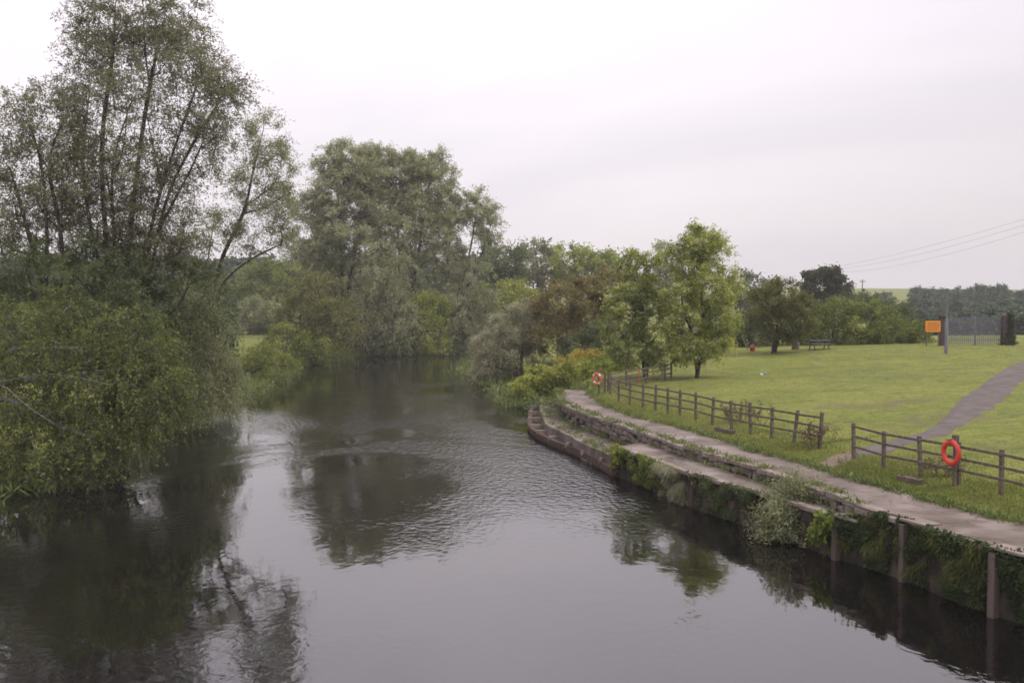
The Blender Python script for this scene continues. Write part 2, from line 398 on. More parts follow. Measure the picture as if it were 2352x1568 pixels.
# ------------------------------------------------------------------ plan lines of the bank (far -> near)
Z_PATH, Z_MID, Z_LOW = 1.6, 1.2, 0.75
def line(px, z, extra=()):
    P = [at_z(x, y, z)[:2] for x, y in px] + [np.array(e, float) for e in extra]
    return spline(P, 8)
E_ = line([(1283, 894.6), (1288, 910), (1294, 926), (1332, 943), (1421, 972.7), (1499, 998.8), (1577, 1024.8), (1655, 1048), (1733, 1070), (1800, 1092), (1905, 1131), (2010, 1169), (2099, 1192), (2208, 1228.6), (2294, 1252)], Z_PATH, [(11.9, 21.2), (13.6, 18), (16, 14), (19, 9)])
I_ = line([(1343, 894.6), (1369, 920.6), (1395, 936), (1447, 954.5), (1525, 975), (1603, 996), (1681.5, 1019.6), (1733.5, 1038), (1798.6, 1053), (1869.7, 1075), (1922, 1090.6), (1974, 1106), (2052, 1127), (2130, 1150.5), (2234, 1176.5), (2349, 1205)], Z_PATH, [(14.6, 22.4), (16.6, 18.4), (19, 14), (22.5, 9)])
F_ = line([(1421, 1025), (1491, 1048), (1577, 1079.5), (1655, 1103), (1760, 1131.6), (1883, 1169), (1930, 1183)], Z_MID, [(9.62, 26.85)])
LOWF = line([(1240, 914), (1240, 935), (1247, 955), (1256, 975), (1299, 996), (1343, 1019.6), (1405.5, 1046)], Z_LOW)
BEAM = line([(1228, 915), (1222, 932), (1218, 955), (1221, 980.5), (1265, 1006.6), (1332.5, 1033), (1395, 1066), (1412, 1076)], 0.35)

# land edge on the right: the grass edge of the path, then the natural bank upstream
land_R = np.concatenate([np.array([(220, 150), (60, 139), (30, 134), (12, 128), (1, 119), (-3.6, 110), (-3.9, 101), (-2.6, 91.5), (0.3, 82), (1.5, 70), (2.6, 65.5)], float), I_[:, :2]])
land_L = np.array([(240, 172), (60, 160), (20, 151), (-5.4, 140), (-12, 135.5), (-19.5, 128), (-24.4, 113), (-23.3, 92), (-21, 78), (-20.3, 53), (-19.6, 37), (-19.5, 20), (-22, -20), (-26, -60)], float)

def bumps(x, y):
    return (0.035 * np.sin(x * 0.9 + 1.3 * np.sin(y * 0.31)) * np.cos(y * 0.7 + x * 0.2) + 0.02 * np.sin(x * 2.1 + y * 1.7) + 0.06 * np.sin(x * 0.23 + 2) * np.sin(y * 0.19))
def hfun(X, Y):
    X = np.asarray(X, float); Y = np.asarray(Y, float)
    sR = signed_dist(X, Y, land_R)
    sL = -signed_dist(X, Y, land_L)
    w = sm(61.5, 66, Y)
    near = Z_PATH + 0.27 * sm(0, 2.3, sR) + 0.05 * np.sin(np.clip(sR, 0, 3) * 1.05) * np.sin(Y * 0.35)
    nat = 0.02 + 1.75 * sm(0.0, 4.5, sR)
    z = near * (1 - w) + nat * w
    z = z + 1.42 * (1 - (1 - np.clip((sR - 3) / 35, 0, 1)) ** 1.7) + 0.022 * np.clip(Y - 66, 0, 14) * sm(6, 14, sR)
    z = z + bumps(X, Y) * sm(0.4, 3, sR)
    # low terrace edge along the top of the lawn
    z = z + 0.16 * sm(72.5, 74, Y + 0.06 * X) * sm(20, 26, X) * (1 - sm(76, 84, Y))
    inside = np.where(Y < 63, -0.75, -0.02)
    drop = Z_PATH * (1 - w) + 0.4 * (sR + 0.0)
    zin = np.where(sR > -0.9, np.maximum(drop, -1.5), -1.5)
    zR = np.where(sR >= 0, z, np.where(w > 0.5, np.maximum(-1.5, 0.02 + sR * 0.6), zin))
    zL = np.where(sL >= 0, 0.02 + 1.2 * sm(0, 2.2, sL) + 0.9 * sm(2, 14, sL) + bumps(X, Y) * sm(0.5, 3, sL), np.maximum(-1.5, 0.02 + sL * 0.6))
    zz = np.where(sL >= sR, zL, zR)
    far = sm(170, 330, Y)
    zz = np.where(zz > 0.5, zz * (1 - far) + far * (3.3 + 11.5 * sm(330, 620, Y) * (0.75 + 0.25 * np.sin(X * 0.006 + 0.6)) + 3 * sm(600, 1200, Y)), zz)
    return zz
def h1(x, y):
    return float(hfun(np.array([x]), np.array([y]))[0])
def on_ground(px, py, dmin=18, dmax=130):
    r = ray(px, py); d = np.arange(dmin, dmax, 0.1); t = d / r[1]
    z = CAM_Z + r[2] * t; hh = hfun(r[0] * t, d)
    i = int(np.argmax(z <= hh)) if np.any(z <= hh) else len(d) - 1
    return np.array([r[0] * t[i], d[i], hh[i]])

gx = np.unique(np.concatenate([-np.geomspace(34, 1300, 26)[::-1], np.arange(-34, -16, 1.0), np.arange(-16, -8, 2.0), np.arange(-8, 26, 0.35), np.arange(26, 48, 0.8), np.geomspace(48, 1300, 30)]))
gy = np.unique(np.concatenate([np.linspace(-70, 8, 14), np.arange(8, 88, 0.45), np.arange(88, 180, 1.6), np.geomspace(180, 1500, 44)]))
GX, GY = np.meshgrid(gx, gy)
GZ = hfun(GX, GY)
V = np.stack([GX, GY, GZ], -1).reshape(-1, 3)
nx, ny = len(gx), len(gy)
ii = (np.arange(ny - 1)[:, None] * nx + np.arange(nx - 1)[None]).ravel()
kind(build('ground', V, np.stack([ii, ii + 1, ii + nx + 1, ii + nx], 1), M['ground'], smooth=True), 'structure')

kind(build('river', [(-60, -60, 0), (260, -60, 0), (260, 190, 0), (-60, 190, 0)], [(0, 1, 2, 3)], M['water']), 'structure')

# ------------------------------------------------------------------ paths and ledges
def slab(name, A, B, zt, zb, mat, n=90, rough=0.0):
    """solid between plan lines A (river side) and B (land side)"""
    A = resample(A, n=n); B = resample(B, n=n)
    if rough:
        A = A + normals2(A) * R.uniform(-rough, rough, (n, 1))
    k = 5; V = []; F = []
    for i in range(n):
        V.append((A[i, 0], A[i, 1], zb))
        for j in range(k):
            q = A[i] * (1 - j / (k - 1)) + B[i] * (j / (k - 1)); V.append((q[0], q[1], zt + R.uniform(-0.008, 0.008)))
        V.append((B[i, 0], B[i, 1], zb))
    c = k + 2
    for i in range(n - 1):
        for j in range(c - 1):
            a = i * c + j; F.append((a, a + 1, a + c + 1, a + c))
    F.append(tuple(range(c - 1, -1, -1))); F.append(tuple((n - 1) * c + j for j in range(c)))
    return kind(build(name, V, F, mat), 'structure')
I_in = offset2(I_, -0.5)
slab('riverside_path', E_, I_in, Z_PATH, 0.2, M['path'], 140, 0.03)
E_low = np.array([p for p in E_ if p[1] > 40.2])
LOWB = offset2(E_low, -0.15)
slab('lower_ledge', LOWF, LOWB, Z_LOW, -1.2, M['path'], 60, 0.04)
E_mid = np.array([p for p in E_ if 26.4 < p[1] < 42.2])
slab('quay_ledge', F_, offset2(E_mid, -0.15), Z_MID, -1.2, M['path'], 60, 0.03)

def draped(name, A, B, mat, lift, n=50, k=7, edge=0.0):
    A = resample(A, n=n); B = resample(B, n=n)
    if edge:
        A = A + R.normal(0, edge, A.shape); B = B + R.normal(0, edge, B.shape)
    V = []
    for i in range(n):
        for j in range(k):
            q = A[i] * (1 - j / (k - 1)) + B[i] * (j / (k - 1))
            V.append((q[0], q[1], h1(q[0], q[1]) + (lift if 0 < j < k - 1 else -0.03)))
    F = [(i * k + j, i * k + j + 1, (i + 1) * k + j + 1, (i + 1) * k + j) for i in range(n - 1) for j in range(k - 1)]
    return kind(build(name, V, F, mat, smooth=True), 'structure')
PL = [on_ground(*p)[:2] for p in [(2420, 795), (2350, 824), (2280, 862), (2204, 917), (2146, 975), (2125, 992), (2060, 1006), (2010, 1022), (1960, 1032)]]
PR = [on_ground(*p)[:2] for p in [(2520, 805), (2420, 838), (2360, 874), (2302, 926), (2236, 966), (2175, 1000), (2112, 1018), (2050, 1040), (1975, 1052)]]
draped('park_path', spline(PL, 6), spline(PR, 6), M['asphalt'], 0.05, edge=0.05)
D1 = [on_ground(*p)[:2] for p in [(1965, 1030), (1930, 1040), (1890, 1056), (1860, 1066)]]
D2 = [on_ground(*p)[:2] for p in [(1975, 1053), (1950, 1060), (1920, 1075), (1900, 1088)]]
draped('worn_track', spline(D1, 6), spline(D2, 6), M['dirt'], 0.03, 24, 7, 0.08)

# ------------------------------------------------------------------ stones
def stone_mesh(seed, sx=1.0):
    rg = np.random.default_rng(seed)
    import bmesh
    bm = bmesh.new(); bmesh.ops.create_cube(bm, size=2.0)
    bmesh.ops.bevel(bm, geom=bm.edges[:], offset=0.28, segments=1, affect='EDGES')
    for v in bm.verts:
        v.co += Vector(rg.uniform(-0.13, 0.13, 3))
    me = bpy.data.meshes.new('stone'); bm.to_mesh(me); bm.free()
    return me
STONES = [stone_mesh(i) for i in range(7)]
for me in STONES: me.materials.append(M['stone'])
COPES = [stone_mesh(40 + i) for i in range(5)]
for me in COPES: me.materials.append(M['coping'])
def put(name, me, parent, loc, half, rotz, tilt=(0, 0)):
    ob = bpy.data.objects.new(name, me); COL.objects.link(ob); ob.parent = parent
    ob.location = Vector(loc) - (parent.location if parent else Vector()); ob.scale = half; ob.rotation_euler = (tilt[0], tilt[1], rotz)
    return ob

# the rubble wall that carries the upper path
E_wall = resample(np.array([p for p in E_ if p[1] > 26.6]), step=0.25)
rw = thing('rubble_retaining_wall', 'low rubble stone wall along the river edge of the upper path', 'wall', (E_wall[0, 0], E_wall[0, 1], Z_LOW))
v, f = sweep(E_wall, [(-0.2, 0.4), (0.03, 0.4), (0.03, 1.55), (-0.2, 1.55)])
build('mortar_core', v, f, M['wall'], rw)
arc = np.concatenate([[0], np.cumsum(np.linalg.norm(np.diff(E_wall, axis=0), axis=1))])
nE = normals2(E_wall)
def on_E(s):
    x = np.interp(s, arc, E_wall[:, 0]); y = np.interp(s, arc, E_wall[:, 1])
    a = np.interp(s, arc, nE[:, 0]); c = np.interp(s, arc, nE[:, 1])
    return np.array([x, y]), np.array([a, c])
s = 0.2; cnt = 0
while s < arc[-1] - 0.3:
    w_ = R.uniform(0.22, 0.62)
    p, n = on_E(s + w_)
    if R.random() > 0.08:
        ln = put('coping_stone', COPES[R.integers(5)], rw, (p[0] + n[0] * 0.02, p[1] + n[1] * 0.02, 1.57 + R.uniform(-0.03, 0.03)), (w_, R.uniform(0.15, 0.23), R.uniform(0.07, 0.1)), math.atan2(-n[0], n[1]) + R.uniform(-0.05, 0.05), (R.uniform(-.06, .06), R.uniform(-.03, .03)))
    s += 2 * w_ + R.uniform(0.01, 0.06)
s_mid = float(np.interp(-41.0, -E_wall[:, 1], arc))
for z, s_a, s_b in [(1.32, s_mid, arc[-1]), (1.48, s_mid, arc[-1]), (1.10, s_mid * .45, s_mid), (1.32, s_mid * .3, s_mid), (0.88, s_mid * .45, s_mid), (1.48, 0, s_mid)]:
    s = s_a + R.uniform(0, 0.3)
    while s < s_b:
        w_ = R.uniform(0.12, 0.30)
        p, n = on_E(s + w_)
        floor_z = Z_LOW if p[1] > 41 else Z_MID
        if z > floor_z - 0.02 and cnt < 290 and R.random() > 0.12:
            put('stone', STONES[R.integers(7)], rw, (p[0] + n[0] * R.uniform(0.02, 0.07), p[1] + n[1] * R.uniform(0.02, 0.07), z + R.uniform(-0.03, 0.03)), (w_, R.uniform(0.07, 0.13), R.uniform(0.085, 0.115)), math.atan2(-n[0], n[1]) + R.uniform(-0.15, 0.15), (R.uniform(-.12, .12), R.uniform(-.12, .12)))
            cnt += 1
        s += 2 * w_ + R.uniform(0.0, 0.08)

# the river wall in front of the ledge and of the path
WALLF = np.concatenate([F_[:, :2], np.array([p for p in E_[:, :2] if p[1] < 26.5])])
WALLF = resample(WALLF, step=0.3)
riv = thing('river_wall', 'dark stained concrete river wall rising from the water below the path', 'wall', (WALLF[0, 0], WALLF[0, 1], 0))
V_, F_w = [], []
nW = normals2(WALLF); zs = [-1.3, -0.2, 0.15, 0.5, 0.85, 1.1]
def wall_top(y): return 1.16 + 0.36 * float(sm(27.2, 26.2, y) if False else 1 - sm(26.0, 27.4, y))
for i, (p, n) in enumerate(zip(WALLF, nW)):
    top = wall_top(p[1])
    for j, z in enumerate(zs + [top]):
        u = 0.16 - 0.05 * j / 6 + R.uniform(-0.025, 0.025)
        V_.append((p[0] + n[0] * u, p[1] + n[1] * u, z))
    V_.append((p[0] - n[0] * 0.25, p[1] - n[1] * 0.25, top)); V_.append((p[0] - n[0] * 0.25, p[1] - n[1] * 0.25, -1.3))
c = len(zs) + 3
for i in range(len(WALLF) - 1):
    for j in range(c):
        a = i * c + j; b_ = i * c + (j + 1) % c; F_w.append((a, a + c, b_ + c, b_))
F_w.append(tuple(range(c))); F_w.append(tuple((len(WALLF) - 1) * c + j for j in range(c - 1, -1, -1)))
build('wall_face', V_, F_w, M['wall'], riv)
arcW = np.concatenate([[0], np.cumsum(np.linalg.norm(np.diff(WALLF, axis=0), axis=1))])
def on_W(s):
    return np.array([np.interp(s, arcW, WALLF[:, 0]), np.interp(s, arcW, WALLF[:, 1])]), np.array([np.interp(s, arcW, nW[:, 0]), np.interp(s, arcW, nW[:, 1])])
s = 0.0
while s < arcW[-1] - 0.8:
    w_ = R.uniform(0.4, 0.8); p, n = on_W(s + w_)
    put('coping_slab', COPES[R.integers(5)], riv, (p[0] + n[0] * 0.05, p[1] + n[1] * 0.05, wall_top(p[1]) + 0.0), (w_, 0.17, 0.07), math.atan2(-n[0], n[1]), (R.uniform(-.04, .04), R.uniform(-.02, .02)))
    s += 2 * w_ + R.uniform(0.0, 0.04)
for px, pyb in ((1915, 1288), (2063, 1334), (2285, 1409)):
    q = at_z(px, pyb, 0.0)
    k_ = int(np.argmin(np.hypot(WALLF[:, 0] - q[0], WALLF[:, 1] - q[1]))); p, n = WALLF[k_], nW[k_]
    tn = np.array([-n[1], n[0]]); ax = [[tn[0], tn[1], 0], [n[0], n[1], 0], [0, 0, 1]]
    top = wall_top(p[1]) - 0.03
    c0 = np.array([p[0] + n[0] * 0.25, p[1] + n[1] * 0.25, 0])
    v, f = join([box(c0 + [0, 0, (top - 1.2) / 2], (0.09, 0.11, (top + 1.2) / 2), ax)])
    pl = bevel(build('pile', v, f, M['pile'], riv), 0.015)
    v, f = box(np.array([p[0] + n[0] * 0.08 + tn[0] * 0.35, p[1] + n[1] * 0.08 + tn[1] * 0.35, top + 0.11]), (0.45, 0.26, 0.04), ax, 0.06, R)
    bevel(build('cap_slab', v, f, M['coping'], riv), 0.015)
# end face of the ledge is closed by the slab itself

# ------------------------------------------------------------------ old waling beam with ties in front of the lower ledge
BM = resample(BEAM, step=0.4)
wb = thing('waling_beam', 'rusty waling beam with cross ties along the lower ledge at the waterline', 'beam', (BM[0, 0], BM[0, 1], 0))
v, f = sweep(BM, [(-0.12, 0.10), (0.12, 0.10), (0.12, 0.36), (-0.12, 0.36)]); build('beam', v, f, M['rust'], wb)
v, f = sweep(BM, [(-0.10, -1.2), (0.06, -1.2), (0.06, 0.10), (-0.10, 0.10)]); build('sheet_piling', v, f, M['mud'], wb)
LF = resample(LOWF, step=0.2)
nB = normals2(BM)
for s_ in (4, 8, 12, 16, 20, 23, 26, 29, 32, 35):
    k_ = int(s_ * len(BM) / 38); p = BM[min(k_, len(BM) - 1)]
    q = LF[int(np.argmin(np.hypot(LF[:, 0] - p[0], LF[:, 1] - p[1])))]
    d = q - p; ln = np.linalg.norm(d); d = d / ln
    ax = [[d[0], d[1], 0], [-d[1], d[0], 0], [0, 0, 1]]
    v, f = box(np.array([(p[0] + q[0]) / 2, (p[1] + q[1]) / 2, 0.36]), (ln / 2 + 0.12, 0.085, 0.12), ax, 0.05, R)
    build('tie', v, f, M['coping'], wb)
slab('bank_soil', offset2(BM, -0.1), LOWF, 0.02, -1.2, M['mud'], 40)

# ------------------------------------------------------------------ foliage generator
def leaf_quads(P, D, Ln, Wd, rng):
    n = len(P)
    D = D / (np.linalg.norm(D, axis=1)[:, None] + 1e-9)
    rnd = rng.normal(size=(n, 3)); Wv = np.cross(D, rnd); Wv /= np.linalg.norm(Wv, axis=1)[:, None] + 1e-9
    Ln = np.broadcast_to(Ln, (n,))[:, None]; Wd = np.broadcast_to(Wd, (n,))[:, None]
    mid = P + D * Ln * 0.5
    V = np.stack([P, mid + Wv * Wd * 0.5, P + D * Ln, mid - Wv * Wd * 0.5], 1).reshape(-1, 3)
    F = np.arange(4 * n).reshape(-1, 4)
    return V, F
CLUMPS, LEAVES = 1.25, 1.2
def grow(stems, lobes, rng, twigs=8, twig_len=1.0, lpt=14, leaf=(0.2, 0.05), droop=0.5, upness=0.25, outness=0.7, r_tip=0.012, r_base=0.2,
         jitter=0.1, tint_c=0.5, tint_clump=0.16, tint_leaf=0.14, shell=0.45, leafdroop=0.4, tubes_sides=6, twig_r=0.006, bow=0.12):
    pos, par = [], []
    stem_nodes = []
    for P, par_stem in stems:
        P = resample(spline(P, 6), step=0.6)
        last = -1
        if par_stem is not None:
            A = np.array(pos); last = int(np.argmin(np.linalg.norm(A - P[0], axis=1)))
        for q in P:
            pos.append(q); par.append(last); last = len(pos) - 1; stem_nodes.append(last)
    cl, cc = [], []
    for (c, r, n) in lobes:
        n = max(3, int(n * CLUMPS))
        d = rng.normal(size=(n, 3)); d /= np.linalg.norm(d, axis=1)[:, None]
        rr = shell + (1 - shell) * rng.random((n, 1)) ** 0.6
        cl.append(np.asarray(c) + d * rr * np.asarray(r)); cc.append(np.repeat(np.asarray(c)[None], n, 0))
    cl = np.concatenate(cl); cc = np.concatenate(cc)
    A = np.array(pos)
    near = np.array([np.min(np.linalg.norm(A - q, axis=1)) for q in cl])
    ordr = np.argsort(near); cl = cl[ordr]; cc = cc[ordr]
    tips = []
    for q in cl:
        A = np.array(pos); dvec = q - A; dist = np.linalg.norm(dvec, axis=1); hor = np.hypot(dvec[:, 0], dvec[:, 1])
        cost = dist + 1.2 * np.maximum(0, A[:, 2] - q[2] + 0.35 * hor * (1 if upness > 0 else 0))
        j = int(np.argmin(cost)); n0 = A[j]; dd = dist[j]
        k = max(1, int(dd / 0.8)); last = j
        ctrl = (n0 + q) / 2 + np.array([0, 0, bow * dd]) + rng.normal(0, 0.05 * dd, 3)
        for t_ in np.linspace(0, 1, k + 1)[1:]:
            pos.append((1 - t_) ** 2 * n0 + 2 * t_ * (1 - t_) * ctrl + t_ ** 2 * q); par.append(last); last = len(pos) - 1
        tips.append(last)
    pos = np.array(pos); par = np.array(par); N = len(pos)
    wgt = np.zeros(N); wgt[tips] = 1
    for i in range(N - 1, -1, -1):
        if par[i] >= 0: wgt[par[i]] += max(wgt[i], 0.3)
    rad = np.maximum(r_tip, r_tip * np.maximum(wgt, 1) ** 0.55)
    rad = np.minimum(rad * (r_base / max(rad.max(), 1e-6)) ** (np.log(np.maximum(rad / r_tip, 1)) / max(np.log(rad.max() / r_tip), 1e-6)), r_base)
    kids = [[] for _ in range(N)]
    for i in range(N):
        if par[i] >= 0: kids[par[i]].append(i)
    paths = []; starts = [(i, -1) for i in range(N) if par[i] < 0]
    while starts:
        i, p = starts.pop(); ch = [p] if p >= 0 else []
        while True:
            ch.append(i)
            if not kids[i]: break
            ks = sorted(kids[i], key=lambda k: -wgt[k])
            for k in ks[1:]: starts.append((k, i))
            i = ks[0]
        if len(ch) > 1:
            rr = rad[ch].copy()
            if p >= 0: rr[0] = rr[1]
            paths.append((pos[ch], rr))
    bv, bf = tubes(paths, tubes_sides)
    # twigs and leaves
    lpt = int(lpt * LEAVES)
    nC = len(cl); T = nC * twigs
    c0 = np.repeat(cl, twigs, 0); ctr = np.repeat(cc, twigs, 0)
    outv = c0 - ctr; outv /= np.linalg.norm(outv, axis=1)[:, None] + 1e-9
    d = outv * outness + rng.normal(size=(T, 3)) * 0.75 + np.array([0, 0, upness]); d /= np.linalg.norm(d, axis=1)[:, None] + 1e-9
    Lt = twig_len * rng.uniform(0.5, 1.25, T)
    tt = rng.uniform(0.08, 1.0, (T, lpt))
    P = c0[:, None] + d[:, None] * (Lt[:, None] * tt)[..., None]
    P[..., 2] -= droop * Lt[:, None] * tt ** 2
    P = P.reshape(-1, 3) + rng.normal(0, jitter, (T * lpt, 3))
    D = np.repeat(d, lpt, 0) * 0.5 + rng.normal(size=(T * lpt, 3)) * 0.6; D[:, 2] -= leafdroop
    ls = rng.uniform(0.65, 1.3, T * lpt)
    lv, lf = leaf_quads(P, D, leaf[0] * ls, leaf[1] * ls, rng)
    tint = np.clip(tint_c + np.repeat(rng.normal(0, tint_clump, nC), twigs * lpt) + np.repeat(rng.normal(0, 0.06, T), lpt) + rng.normal(0, tint_leaf, T * lpt), 0, 1)
    if twig_r:
        ts = np.linspace(0, 1, 4)
        tw = c0[:, None] + d[:, None] * (Lt[:, None] * ts)[..., None]; tw[..., 2] -= droop * Lt[:, None] * ts ** 2
        tv, tf = tubes([(tw[i], [twig_r, twig_r * .8, twig_r * .6, twig_r * .3]) for i in range(0, T, 3)], 3)
        bf = np.concatenate([bf, tf + len(bv)]); bv = np.concatenate([bv, tv])
    return bv, bf, lv, lf, tint, cl

TREE_N = 0
def ashore(x, y):
    for k in np.arange(0, 14, 0.4):
        for sg in (-1, 1):
            if h1(x + sg * k, y) > 0.5: return x + sg * k
    return x
def tree(name, label, cat, base_px, d, lobes, leafm, stems=None, group=None, seed=None, barkm='bark', base_xyz=None, young_leaves=None, zdrop=0.15, wob=0.12, forks=0, **kw):
    """lobes: (px, py, rx_px, ry_px, dy_m, ry_m, clumps); stems: lists of (px, py, dy_m) running up from the base"""
    global TREE_N
    TREE_N += 1
    rng = np.random.default_rng(1000 + (seed if seed is not None else TREE_N))
    if base_xyz is None:
        x = at_d(base_px, HORIZON, d)[0]
        if d < 145: x = ashore(x, d)
        base = np.array([x, d, max(h1(x, d), 0.05) - zdrop])
    else:
        base = np.array(base_xyz, float)
    Lb = []
    for (px, py, rx, ry, dy, rd, n) in lobes:
        c = at_d(px, py, d + dy); k = (d + dy) / FPX
        Lb.append((c, (rx * k, rd, ry * k), n))
    St = []
    if stems:
        for i, sx in enumerate(stems):
            pts = [at_d(px, py, d + dy) for px, py, dy in sx]
            pts = [q + rng.normal(0, wob, 3) for q in pts]
            b0 = base + np.array([rng.uniform(-.25, .25), rng.uniform(-.25, .25), 0]) * (0 if i == 0 else 1)
            St.append(([b0] + pts, None))
            for _ in range(forks):                                  # side limbs leaving the stem
                j = int(rng.integers(1, max(2, len(pts) - 1))); t_ = rng.random(); q0 = pts[j - 1] * (1 - t_) + pts[j] * t_
                dr = (pts[j] - pts[j - 1]); Ld = np.linalg.norm(dr); dr = dr / Ld + rng.normal(0, .33, 3); dr /= np.linalg.norm(dr); ll = rng.uniform(2.0, 4.2)
                St.append(([q0, q0 + dr * ll * .5 + rng.normal(0, .1, 3), q0 + dr * ll + np.array([0, 0, .25 * ll])], 1))
    else:
        for i, (c, r, n) in enumerate(Lb[:6]):
            b0 = base + np.array([rng.uniform(-.3, .3), rng.uniform(-.3, .3), 0]) * (0 if i == 0 else 1)
            mid_ = b0 * 0.5 + np.asarray(c) * 0.5 + np.array([0, 0, 0.1 * (c[2] - b0[2])])
            St.append(([b0, mid_, np.asarray(c)], None))
    bv, bf, lv, lf, tint, cl = grow(St, Lb, rng, **kw)
    # keep leaves above the water and the soil
    c4 = lv.reshape(-1, 4, 3)
    zmin = c4[:, :, 2].min(1)
    ok = zmin > 0.04
    if d < 90:
        ok &= c4[:, 0, 2] > hfun(c4[:, 0, 0], c4[:, 0, 1]) + 0.02
    tint = tint[ok]; lv = c4[ok].reshape(-1, 3); lf = np.arange(len(lv)).reshape(-1, 4)
    root = thing(name, label, cat, base, group)
    build('trunk', bv, bf, M[barkm], root, smooth=True)
    crown = build('crown', lv, lf, M[leafm], root, tint=tint)
    if young_leaves:
        frac, size = young_leaves
        k = rng.choice(len(cl), int(len(cl) * frac), replace=False); nb = 20
        P = np.repeat(cl[k], 5, 0) + rng.normal(0, 0.26, (len(k) * 5, 3)) + np.array([0, 0, 0.08])
        P = np.repeat(P, nb, 0) + rng.normal(0, 1, (len(P) * nb, 3)) * np.array([size, size, size * .5])
        v, f = leaf_quads(P, rng.normal(size=P.shape), 0.09, 0.07, rng)
        build('young_leaves', v, f, M['young'], crown, base=base, tint=rng.uniform(0.1, 1, len(f)))
    return root

WIL = dict(twigs=9, twig_len=1.6, lpt=17, leaf=(0.17, 0.050), droop=0.45, upness=0.5, outness=0.6, jitter=0.06, tint_c=0.66, shell=0.12)
# ---- tall trees on the far-side bank
tree('willow_tree', 'tallest open-crowned tree with several upright dark stems above the bank scrub', 'tree', 245, 52,
     [(268, 50, 80, 95, 0, 2.2, 44), (385, 60, 85, 90, 1, 2.4, 48), (330, 210, 110, 100, -1, 2.5, 34), (215, 215, 65, 110, 0.5, 2.2, 28), (455, 215, 75, 105, 0, 2.2, 30),
      (505, 190, 45, 75, 0, 1.5, 12), (275, 370, 110, 100, -1, 2.4, 26), (415, 360, 75, 95, 0.5, 2.2, 20), (240, 500, 100, 70, -0.5, 2.2, 20), (370, 500, 80, 60, 0, 2.2, 14), (175, 330, 60, 80, 0, 2, 14), (480, 330, 50, 70, 0, 1.5, 14), (430, 120, 50, 60, 0, 1.5, 14), (205, 110, 40, 60, 0, 1.5, 12), (320, 430, 120, 80, 0, 2, 30), (250, 560, 120, 60, 0, 2, 30), (390, 560, 80, 60, 0, 2, 24), (130, 520, 100, 80, 0.5, 2, 20), (210, 420, 80, 80, 0, 2, 20), (520, 260, 35, 60, 0, 1.4, 9)],
     'willow', stems=[[(250, 760, 0), (238, 560, 0), (236, 330, 0), (252, 150, 0), (268, 10, 0)], [(285, 760, 0), (304, 530, 0.3), (322, 330, 0.4), (346, 180, 0.6), (374, 20, 0.8)],
                      [(300, 720, 0), (345, 490, -0.5), (392, 340, -0.4), (452, 180, -0.2)], [(312, 700, 0), (376, 480, 0.5), (436, 360, 0.5), (506, 230, 0.3)], [(238, 720, 0), (200, 520, 0.4), (192, 360, 0.5), (205, 190, 0.5)], [(265, 720, 0), (262, 540, -.6), (268, 380, -.8), (300, 240, -.8)], [(318, 690, 0), (350, 540, .8), (400, 430, .9), (470, 330, .9)]],
     r_base=0.14, r_tip=0.009, wob=.22, forks=3, **WIL)
tree('willow_tree', 'shorter rounded tree with thin forked stems beside the tallest tree', 'tree', 95, 50,
     [(65, 265, 60, 70, 0, 1.6, 18), (130, 330, 75, 100, 0, 2, 24), (30, 400, 60, 110, 0, 2, 20), (105, 460, 95, 80, 0, 2, 22), (158, 245, 35, 50, 0, 1.2, 8), (-40, 380, 60, 110, 0, 2, 18), (20, 540, 90, 60, 0, 2, 16)],
     'willow', stems=[[(110, 720, 0), (112, 560, 0), (92, 390, 0), (62, 250, 0)], [(128, 720, 0), (135, 540, 0.3), (122, 370, 0.4), (156, 250, 0.4)], [(90, 700, 0), (50, 520, -0.3), (10, 380, -0.3)]],
     r_base=0.13, r_tip=0.010, wob=.2, forks=3, **WIL)
tree('leaning_tree', 'slender sparse tree leaning out towards the river from the bank', 'tree', 440, 60,
     [(612, 320, 38, 65, 0, 1.5, 20), (588, 430, 55, 60, 0, 1.8, 22), (645, 400, 32, 60, 0, 1.5, 12), (600, 520, 65, 55, 0, 1.8, 22), (505, 530, 38, 45, 0, 1.5, 12), (655, 480, 30, 50, 0, 1.4, 9)],
     'willow_grey', stems=[[(470, 740, 0), (512, 600, 0), (552, 490, 0), (582, 380, 0), (614, 275, 0)], [(478, 720, 0), (520, 640, 0.2), (575, 590, 0.3), (645, 560, 0.4)], [(468, 730, 0), (478, 620, -0.3), (500, 500, -0.3)]],
     r_base=0.12, r_tip=0.010, twigs=9, twig_len=1.05, lpt=17, leaf=(0.18, 0.045), droop=0.3, upness=0.5, outness=0.7, jitter=0.1, tint_c=0.5)
